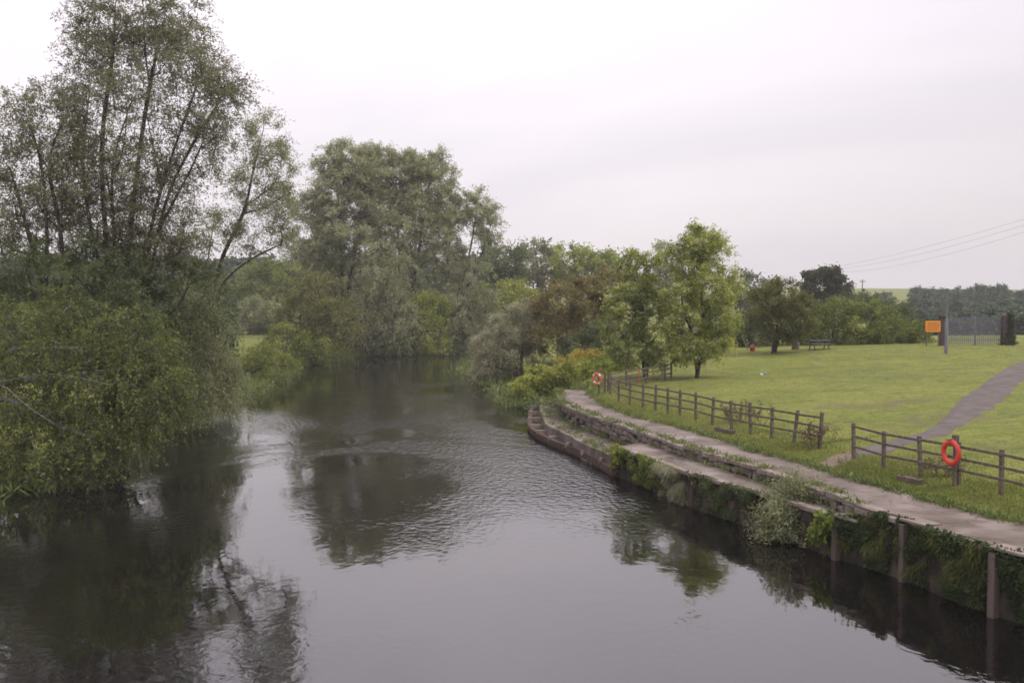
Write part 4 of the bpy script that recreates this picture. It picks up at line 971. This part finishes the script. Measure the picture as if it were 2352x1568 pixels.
for i in range(60):
    k_ = R.integers(len(BM)); q = BM[k_] - nB[k_] * R.uniform(.15, .75); pts.append((q[0], q[1], .15))
for i in range(70):
    p, n = on_W(R.uniform(0, arcW[-1])); pts.append((p[0] + n[0] * .13, p[1] + n[1] * .13, R.uniform(.4, wall_top(p[1]) - .05)))
v, f, ti = tuft_cloud(np.array(pts), R, 26, .16, .12, (.12, .035))
kind(build('weeds', v, f, M['rough_grass'], tint=ti), 'stuff')
pts = []
for i in range(420):                                                # natural bank beyond the path
    t_ = R.uniform(2, 10.9); k_ = int(t_); p = land_R[k_] * (1 - t_ + k_) + land_R[k_ + 1] * (t_ - k_)
    p = p + R.normal(0, .9, 2)
    pts.append((p[0], p[1], max(h1(*p), 0.02)))
for i in range(520):
    t_ = R.uniform(1, 11.9); k_ = int(t_); p = land_L[k_] * (1 - t_ + k_) + land_L[k_ + 1] * (t_ - k_)
    p = p + R.normal(0, 1.0, 2); pts.append((p[0], p[1], max(h1(*p), 0.02)))
v, f, ti = tuft_cloud(np.array(pts), R, 34, .6, .45, (.5, .07))
kind(build('bank_grass', v, f, M['rough_grass'], tint=ti), 'stuff')

# mown grass: single blades, thicker on the verge
def blades(n, region, hgt, wid):
    P = region(n); P = P[:]
    z = hfun(P[:, 0], P[:, 1]); sR = signed_dist(P[:, 0], P[:, 1], land_R)
    k_ = (sR > 0.03) & (z > 1.5); P = P[k_]; z = z[k_]
    k = len(P); a = R.uniform(0, 6.28, k); hh = hgt * R.uniform(.4, 1.5, k); w_ = wid * R.uniform(.6, 1.3, k)
    b0 = np.stack([P[:, 0], P[:, 1], z - .01], 1); sd = np.stack([np.cos(a), np.sin(a), 0 * a], 1) * w_[:, None] / 2
    tip = b0 + np.stack([R.normal(0, .5, k) * hh, R.normal(0, .5, k) * hh, hh], 1)
    V = np.stack([b0 - sd, b0 + sd, tip], 1).reshape(-1, 3)
    big = .5 + .22 * np.sin(P[:, 0] * .5 + 1.5 * np.sin(P[:, 1] * .21)) * np.sin(P[:, 1] * .37 + P[:, 0] * .1)
    return V, np.arange(3 * k).reshape(-1, 3), np.clip(big + R.normal(0, .2, k), 0, 1)
def verge(n):
    k_ = R.integers(0, len(I_) - 1, n); t_ = R.random(n)[:, None]
    p = I_[k_] * (1 - t_) + I_[k_ + 1] * t_
    nn = normals2(I_)[k_]
    return p - nn * (np.abs(R.normal(0, 2.2, n)))[:, None]
def lawn(n):
    y = 22 + 60 * R.random(n) ** 0.8; return np.stack([R.uniform(4, 40, n), y], 1)
vs = [blades(100000, verge, .075, .018), blades(60000, lawn, .05, .022)]
V = np.concatenate([vs[0][0], vs[1][0]]); Fb = np.arange(len(V)).reshape(-1, 3)
kind(build('grass', V, Fb, M['blade'], tint=np.concatenate([vs[0][2], vs[1][2]])), 'stuff')

# ------------------------------------------------------------------ fences
def fence(name, label, posts, rails=(0.44, 0.79, 1.12), ph=1.25, tall=()):
    P = [np.array([x, y, h1(x, y)]) for x, y in posts]
    root = thing(name, label, 'fence', P[0])
    tops = []
    for i, p in enumerate(P):
        d = (P[min(i + 1, len(P) - 1)] - P[max(i - 1, 0)])[:2]; d /= np.linalg.norm(d); lean = R.normal(0, .03, 2)
        ax = np.array([[d[0], d[1], 0], [-d[1], d[0], 0], [lean[0], lean[1], 1]])
        hh = ph + (0.1 if i in tall else 0) + R.uniform(-.04, .04)
        v, f = box(p + [0, 0, hh / 2 - .25], (.055, .05, hh / 2 + .25), ax)
        bevel(build('post', v, f, M['timber'], root), .008)
    for i in range(len(P) - 1):
        for z in rails:
            a = P[i] + [0, 0, z + R.uniform(-.015, .015)]; b_ = P[i + 1] + [0, 0, z + R.uniform(-.02, .02)]
            d = b_ - a; ln = np.linalg.norm(d); d = d / ln; sd = np.array([d[1], -d[0], 0]); sd /= np.linalg.norm(sd); upv = np.cross(sd, d)
            upv = upv if upv[2] > 0 else -upv
            v, f = box((a + b_) / 2 + sd * .068, (ln / 2 + .02, .018, .040), [d, sd, upv])
            bevel(build('rail', v, f, M['timber'], root), .006)
    return root
def rail_pt(px, py): return at_z(px, py, 2.31)[:2]
FA = [at_z(1389, 876, 1.95)[:2] + [0.15, 0]] + [rail_pt(*q) for q in [(1402, 884), (1421, 897), (1447, 904), (1477, 911), (1506, 917), (1534, 923), (1562, 929), (1598, 937), (1637, 948), (1680, 959), (1724, 968), (1773, 977), (1826, 987), (1885, 999)]]
FA[0] = np.array([FA[1][0] - 0.2, FA[1][1] + 1.3])
fence('post_and_rail_fence', 'long curving weathered timber fence beside the path, ending at the gap', FA, tall=(14,))
FB = [rail_pt(*q) for q in [(1961, 1019), (2030, 1036), (2114, 1055), (2202, 1075), (2300, 1096), (2405, 1122), (2520, 1150)]]
fence('post_and_rail_fence', 'short timber fence with the plain red life ring, past the gap', FB)
c0 = FA[0]; c1 = at_z(1526.5, 874, 2.0)[:2]
FC = [c0 + np.array([.25, .35])] + [c0 * (1 - t_) + c1 * t_ for t_ in (.34, .67)] + [c1, c1 + (c1 - c0) * .12]
fence('cross_fence', 'low timber cross fence under the shorter pale-tufted tree', FC, rails=(.42, .74, 1.02), ph=1.12)

# ------------------------------------------------------------------ life rings
def torus(c, Rm, r, nrm, seg=40, sec=12, a0=0, a1=2 * math.pi, flat=1.0):
    nrm = np.asarray(nrm, float) / np.linalg.norm(nrm); u = np.array([-nrm[1], nrm[0], 0]); u /= np.linalg.norm(u); w_ = np.cross(nrm, u)
    full = abs(a1 - a0 - 2 * math.pi) < 1e-6
    A = np.linspace(a0, a1, seg, endpoint=not full); B = np.linspace(0, 2 * math.pi, sec, endpoint=False)
    V = [np.asarray(c) + (Rm + r * math.cos(b_)) * (math.cos(a) * u + math.sin(a) * w_) + nrm * r * flat * math.sin(b_) for a in A for b_ in B]
    F = []
    for i in range(seg if full else seg - 1):
        for j in range(sec):
            k_ = (i + 1) % seg; F.append((i * sec + j, k_ * sec + j, k_ * sec + (j + 1) % sec, i * sec + (j + 1) % sec))
    return np.array(V), F
def ring(label, post_label, xy, nrm, matn, bands, zc=0.86):
    z0 = h1(*xy); n = np.array([nrm[0], nrm[1], 0]); n /= np.linalg.norm(n)
    u = np.array([-n[1], n[0], 0])
    po = thing('ring_post', post_label, 'post', (xy[0], xy[1], z0))
    v, f = box(np.array([xy[0], xy[1], z0 + .62]), (.05, .05, .87), [u, n, [0, 0, 1]]); bevel(build('post', v, f, M['timber'], po), .008)
    v, f = join([box(np.array([xy[0], xy[1], z0 + 1.36]) + n * .12, (.03, .16, .025), [u, n, [0, 0, 1]]), box(np.array([xy[0], xy[1], z0 + 1.40]), (.075, .07, .09), [u, n, [0, 0, 1]])])
    bevel(build('bracket', v, f, M['timber'], po), .006)
    c = np.array([xy[0], xy[1], z0 + zc + .12]) + n * .15
    rt = thing('life_ring', label, 'life ring', tuple(c - [0, 0, .38]))
    v, f = torus(c, .305, .078, n, 44, 14, flat=.8); rg_ = build('ring', v, f, M[matn], rt, smooth=True); rb_ = np.array(rt.location)
    for k_ in range(bands):
        a = math.pi / 4 + k_ * math.pi / 2
        v, f = torus(c, .305, .083, n, 6, 14, a - .17, a + .17, flat=.82); build('band', v, f, M['white'], rg_, base=rb_, smooth=True)
    for k_ in range(4):                                             # grab line loops
        a0 = math.pi / 4 + k_ * math.pi / 2; pts_ = []
        nn = n; w_ = np.cross(nn, np.array([-nn[1], nn[0], 0]))
        for t_ in np.linspace(0, 1, 9):
            a = a0 + t_ * math.pi / 2; rr = .385 + .03 * math.sin(t_ * math.pi)
            pts_.append(c + rr * (math.cos(a) * np.array([-nn[1], nn[0], 0]) + math.sin(a) * w_))
        v, f = tubes([(np.array(pts_), .008)], 5); build('grab_line', v, f, M['rope'], rg_, base=rb_)
    return rt
dB = FB[4] - FB[2]; nB_ = np.array([dB[1], -dB[0]])
ring('plain red life ring hung on the timber fence past the gap', 'dark post behind the plain red life ring', FB[3] + nB_ / np.linalg.norm(nB_) * .13, nB_, 'red', 0)
rx = FA[0] + np.array([-0.35, 0.15])
ring('faded orange life ring with white bands at the end of the long fence', 'dark post behind the faded orange life ring', rx, (-0.75, -0.66), 'ringorange', 4, .78)

# ------------------------------------------------------------------ things on the verge and lawn
def beam_on_ground(label, p0, p1):
    a = on_ground(*p0); b_ = on_ground(*p1); d = b_ - a; ln = np.linalg.norm(d); d /= ln
    sd = np.array([d[1], -d[0], 0]); sd /= np.linalg.norm(sd); upv = np.cross(d, sd); upv = upv if upv[2] > 0 else -upv
    c = (a + b_) / 2 + [0, 0, .07]
    root = thing('timber_beam', label, 'timber', c - [0, 0, .1])
    v, f = box(c, (ln / 2, .10, .08), [d, sd, upv], .06, R); bevel(build('beam', v, f, M['timber'], root), .012)
    for t_ in (-.7, .7):
        v, f = box(c + d * ln / 2 * t_ - sd * .0 + [0, 0, .06], (.03, .03, .06), [d, sd, upv]); build('peg', v, f, M['timber'], root)
beam_on_ground('old timber beam lying on the verge below the long fence', (1645, 988), (1684, 998))
beam_on_ground('old timber beam half buried in the verge below the red life ring', (2064, 1101), (2117, 1113))

def tangle(name, label, cat, px, py, w_, hgt, n, mt='brownstem', hang=False, z=None):
    b0 = on_ground(px, py); root = thing(name, label, cat, b0)
    paths = []
    for i in range(n):
        p = b0 + np.array([R.normal(0, w_ * .5), R.normal(0, w_ * .3), 0]); hh = hgt * R.uniform(.5, 1.1)
        q = p + np.array([R.normal(0, .25), R.normal(0, .2), hh]); m_ = (p + q) / 2 + R.normal(0, .08, 3)
        paths.append((spline([p, m_, q], 4), np.linspace(.011, .005, 9)))
    v, f = tubes(paths, 4); kind(build('stems', v, f, M['timber'], root), 'stuff')
    P = np.concatenate([a[4:] for a, _ in paths]); P = np.repeat(P, 9, 0) + R.normal(0, .05, (len(P) * 9, 3))
    v, f = leaf_quads(P, R.normal(size=P.shape), .08, .035, R); kind(build('seed_heads', v, f, M[mt], root, tint=R.random(len(f))), 'stuff')
tangle('dock_plants', 'red-brown dock stalks at the end post of the long fence', 'weeds', 1868, 1030, .4, .85, 16)
tangle('bramble_tangle', 'dead bramble tangle caught in the long fence above the timber beam', 'brambles', 1705, 972, .9, .9, 26)
tangle('dock_plants', 'red-brown dock stalks under the plain red life ring', 'weeds', 2165, 1096, .5, .5, 14)

# red tub and leaning pole
b0 = on_ground(1728, 806)
rt = thing('red_tub', 'red plastic tub lying at the foot of the hedge', 'tub', b0)
ang = np.linspace(0, 2 * math.pi, 20, endpoint=False)
prof = [(0.17, 0.0), (0.24, .30), (.26, .32), (.235, .33), (.16, .04)]
V_ = [(b0[0] + r_ * math.cos(a), b0[1] + r_ * math.sin(a), b0[2] + z) for r_, z in prof for a in ang]
F_t = [(i * 20 + j, i * 20 + (j + 1) % 20, (i + 1) * 20 + (j + 1) % 20, (i + 1) * 20 + j) for i in range(4) for j in range(20)]
F_t.append(tuple(range(19, -1, -1))); F_t.append(tuple(80 + j for j in range(20)))
build('shell', V_, F_t, M['red'], rt, smooth=True)
v, f = torus(b0 + [0, 0, .35], .15, .012, (0, 1, 0), 14, 6, 0, math.pi); build('handle', v, f, M['white'], rt)
a = on_ground(1719, 805); q = at_d(1704, 772, a[1] + .3)
lp = thing('leaning_pole', 'pale wooden pole leaning beside the red tub', 'pole', a)
v, f = tubes([(np.array([a - [0, 0, .1], (a + q) / 2, q]), [.045, .04, .035])], 8); build('shaft', v, f, M['coping'], lp)
v, f = tubes([(np.array([q, q + (q - a) * .03]), [.05, .05])], 8); build('end_cap', v, f, M['timber'], lp)
# litter bin with upright slats
b0 = on_ground(1827, 803); bn = thing('litter_bin', 'round slatted brown litter bin on the lawn below the hedge', 'bin', b0)
for k_ in range(14):
    a = 2 * math.pi * k_ / 14; u = np.array([math.cos(a), math.sin(a), 0]); w_ = np.array([-u[1], u[0], 0])
    v, f = box(b0 + u * .29 + [0, 0, .38], (.012, .056, .36), [u, w_, [0, 0, 1]]); build('slat', v, f, M['bin'], bn)
v, f = torus(b0 + [0, 0, .74], .285, .03, (0, 0.001, 1), 24, 8); build('rim', v, f, M['timber'], bn)
v, f = tubes([(np.array([b0 + [0, 0, .03], b0 + [0, 0, .72]]), [.255, .255])], 18); build('liner', v, f, M['grey_metal'], bn)
v, f = box(b0 + np.array([.1, -.315, .56]), (.11, .008, .07)); build('plate', v, f, M['tanplate'], bn)
# picnic table
b0 = on_ground(1882, 803); pt = thing('picnic_table', 'grey picnic table with two benches in front of the hedge', 'picnic table', b0)
yaw = .12; ax = np.array([[math.cos(yaw), math.sin(yaw), 0], [-math.sin(yaw), math.cos(yaw), 0], [0, 0, 1]])
for k_ in range(4):
    v, f = box(b0 + np.array([0, -.3 + .2 * k_, .74]) @ ax, (.9, .09, .022), ax); build('top_board', v, f, M['grey_metal'], pt)
for sgn in (-1, 1):
    for k_ in range(2):
        v, f = box(b0 + np.array([0, sgn * (.68 + .16 * k_), .45]) @ ax, (1.0, .07, .02), ax); build('seat_board', v, f, M['grey_metal'], pt)
    v, f = box(b0 + np.array([sgn * .6, 0, .40]) @ ax, (.035, .84, .04), ax); build('seat_bearer', v, f, M['timber'], pt)
    for s2 in (-1, 1):
        a = b0 + np.array([sgn * .6, s2 * .55, -.02]) @ ax; q = b0 + np.array([sgn * .6, s2 * .2, .72]) @ ax
        v, f = tubes([(np.array([a, q]), [.045, .045])], 6); build('leg', v, f, M['timber'], pt)
# red marker stake
b0 = on_ground(1468, 880); ms = thing('marker_stake', 'thin red stake beside the shorter pale-tufted tree', 'stake', b0)
v, f = tubes([(np.array([b0 - [0, 0, .2], b0 + [0, 0, .95]]), [.03, .028])], 8); build('shaft', v, f, M['red'], ms)
v, f = tubes([(np.array([b0 + [0, 0, .95], b0 + [0, 0, 1.0]]), [.034, .01])], 8); build('tip', v, f, M['timber'], ms)
# litter on the lawn
for px, py, mt, lab in ((1749, 861, 'white', 'white scrap of litter on the lawn'), (1758, 858, 'blue', 'blue crumpled can on the lawn beside the white scrap')):
    b0 = on_ground(px, py); me = stone_mesh(90 + px).copy(); me.materials.append(M[mt])
    ob = bpy.data.objects.new('litter', me); COL.objects.link(ob); ob.location = b0 + [0, 0, .05]; ob.scale = (.09, .06, .05); tag(ob, lab, 'litter')
# stones at the foot of the bank
for i, (px, py, sc_) in enumerate([(1118, 872, .3), (1132, 874, .35), (1144, 876, .25), (1160, 878, .45), (1180, 884, .3), (1196, 888, .4)]):
    b0 = at_z(px, py, .05)
    put_ob = bpy.data.objects.new('boulder', STONES[i % 7]); COL.objects.link(put_ob); put_ob.location = b0; put_ob.scale = (sc_, sc_ * .8, sc_ * .5); put_ob.rotation_euler = (0, 0, i * 1.1)
    tag(put_ob, 'stone at the waterline below the pale silvery bush', 'stone', 'stones along the waterline')

# ------------------------------------------------------------------ gate, sign, pole at the top of the lawn
GD = 82.0
def gp(px, dy=0.0):
    x = at_d(px, HORIZON, GD + dy)[0]; return np.array([x, GD + dy, h1(x, GD + dy)])
g0, g1 = gp(2176), gp(2306)
ga = thing('palisade_gate', 'grey steel palisade gate between the brown pier and the ivy-clad pier', 'gate', g0)
nP = 30
for k_ in range(nP):
    t_ = (k_ + .5) / nP; p = g0 * (1 - t_) + g1 * t_
    w_ = .035; hh = 2.35
    V_ = [(p[0] + sx * w_, p[1] + sy, p[2] + z) for sy in (-.012, .012) for sx, z in ((-1, .08), (1, .08), (1, hh - .12), (0, hh), (-1, hh - .12))]
    build('pale', V_, [(4, 3, 2, 1, 0), (5, 6, 7, 8, 9), (0, 1, 6, 5), (1, 2, 7, 6), (2, 3, 8, 7), (3, 4, 9, 8), (4, 0, 5, 9)], M['steel'], ga)
for z in (.45, 1.9):
    v, f = box((g0 + g1) / 2 + [0, .04, z], (np.linalg.norm(g1 - g0) / 2, .025, .03)); build('rail', v, f, M['steel'], ga)
for p in (g0, (g0 + g1) / 2, g1):
    v, f = box(p + [0, .06, 1.2], (.05, .05, 1.25)); build('gate_post', v, f, M['steel'], ga)
p = gp(2166, -.2); pier = thing('gate_pier', 'brown gate pier behind the orange sign', 'pier', p)
v, f = box(p + [0, 0, 1.15], (.22, .22, 1.2)); bevel(build('shaft', v, f, M['brick'], pier), .02)
v, f = box(p + [0, 0, 2.41], (.28, .28, .06)); bevel(build('cap', v, f, M['brick'], pier), .02)
p = gp(2314, -.2); pier = thing('gate_pier', 'ivy-clad gate pier at the far end of the palisade gate', 'pier', p)
v, f = box(p + [-.18, 0, 1.2], (.2, .22, 1.25)); bevel(build('shaft', v, f, M['brick'], pier), .02)
v, f = box(p + [-.2, 0, 2.55], (.12, .16, .12)); bevel(build('cap', v, f, M['bin'], pier), .02)
k_ = 2600; hh = R.uniform(0, 2.65, k_); wd = np.where(hh < 1.2, .75 - .3 * hh / 1.2, .36)
a = R.uniform(0, 6.28, k_); rr = np.sqrt(R.random(k_))
P = p + np.stack([.16 + np.cos(a) * rr * wd, np.sin(a) * rr * wd * .8, hh], 1)
v, f = leaf_quads(P, R.normal(size=P.shape), .16, .12, R); build('ivy', v, f, M['dark'], pier, tint=R.random(k_) * .8)
# orange sign on two posts
s0 = at_d(2126, 737, GD - 1.0); s1 = at_d(2160, 762, GD - 1.0); cx = (s0[0] + s1[0]) / 2; cz = (s0[2] + s1[2]) / 2; hw = (s1[0] - s0[0]) / 2; hz = (s0[2] - s1[2]) / 2
zg = h1(cx, GD - 1)
sg = thing('warning_sign', 'orange rectangular notice board on two posts by the gate', 'sign', (cx, GD - 1, zg))
v, f = box((cx, GD - 1, cz), (hw, .02, hz)); bevel(build('board', v, f, M['orange'], sg), .01)
for sx in (-.8, .8):
    v, f = box((cx + sx * hw, GD - .94, (zg + cz + hz) / 2 - .1), (.04, .035, (cz + hz - zg) / 2 + .12)); build('post', v, f, M['timber'], sg)
Vm, Fm = [], []
for row in range(4):                                               # rows of worn, unreadable lettering
    x = cx - hw * .8 + R.uniform(0, .05)
    while x < cx + hw * .75:
        w_ = R.uniform(.025, .06); Vm.append(box((x + w_, GD - 1.023, cz + hz * (.62 - row * .40)), (w_, .002, .045))); x += 2 * w_ + R.uniform(.02, .06)
v, f = join(Vm); build('lettering', v, f, M['mark'], sg)
# tall grey pole
p = on_ground(2173, 812); pl = thing('service_pole', 'tall grey steel pole standing on the lawn before the gate', 'pole', p)
v, f = tubes([(p + np.array([[0, 0, -.2], [0, 0, 2.4], [0, 0, 2.55]]), [.12, .12, .06])], 12); build('base_section', v, f, M['steel'], pl, smooth=True)
v, f = tubes([(p + np.array([[0, 0, 2.5], [0, 0, 4.6]]), [.055, .045])], 10); build('shaft', v, f, M['steel'], pl, smooth=True)
v, f = box(p + [0, 0, 4.65], (.09, .09, .05)); build('head', v, f, M['grey_metal'], pl)

# utility pole and overhead lines
def upole(label, p, top, arm=.6):
    e = thing('utility_pole', label, 'pole', p)
    v, f = tubes([(np.array([p - [0, 0, .3], [p[0], p[1], top]]), [.13, .10])], 8); build('shaft', v, f, M['timber'], e)
    v, f = box((p[0], p[1], top - .4), (arm, .07, .07)); build('cross_arm', v, f, M['timber'], e)
    for k_ in (-1, 0, 1):
        v, f = tubes([(np.array([[p[0] + k_ * arm * .9, p[1], top - .35], [p[0] + k_ * arm * .9, p[1], top - .1]]), [.06, .05])], 6); build('insulator', v, f, M['white'], e)
    v, f = box((p[0] + .25, p[1] - .2, top - 2.2), (.2, .15, .3)); build('switch_box', v, f, M['grey_metal'], e)
    return np.array([p[0], p[1], top])
q = at_d(1981, 642, 210); A0 = upole('slim utility pole standing in the field behind the dark round tree', np.array([q[0], 210, h1(q[0], 210)]), q[2])
q = at_d(1848, 622, 230); A1 = upole('utility pole hidden among the trees behind the thorn', np.array([q[0], 230, h1(q[0], 230)]), q[2])
q = at_d(2640, 420, 85); A2 = upole('utility pole beyond the fields past the gate', np.array([q[0], 85, h1(q[0], 85)]), q[2])
for k_, (off0, off1, sag) in enumerate([(-1, -1, 1.2), (0, 0, 1.8), (1, 1, 2.6)]):
    a = A1 + [off0, 0, -.1]; b_ = A2 + [off1, 0, -.1]; ts = np.linspace(0, 1, 30)[:, None]
    P = a * (1 - ts) + b_ * ts; P[:, 2] -= (4 * sag * ts * (1 - ts))[:, 0]
    v, f = tubes([(P, .012)], 4); ob = build('overhead_line', v, f, M['cable'])
    tag(ob, 'thin overhead power line rising across the sky above the gate', 'power line', 'overhead power lines')

# ------------------------------------------------------------------ damp air over the whole place
hm = bpy.data.materials.new('damp_air'); hm.use_nodes = True
t = hm.node_tree; t.nodes.remove(t.nodes['Principled BSDF'])
pv = t.nodes.new('ShaderNodeVolumePrincipled'); pv.inputs['Color'].default_value = (0.93, 0.93, 0.95, 1); pv.inputs['Density'].default_value = 0.00036
t.links.new(pv.outputs['Volume'], t.nodes['Material Output'].inputs['Volume'])
v, f = box((0, 715, 21), (1340, 815, 24))
kind(build('haze', v, f, hm), 'stuff')
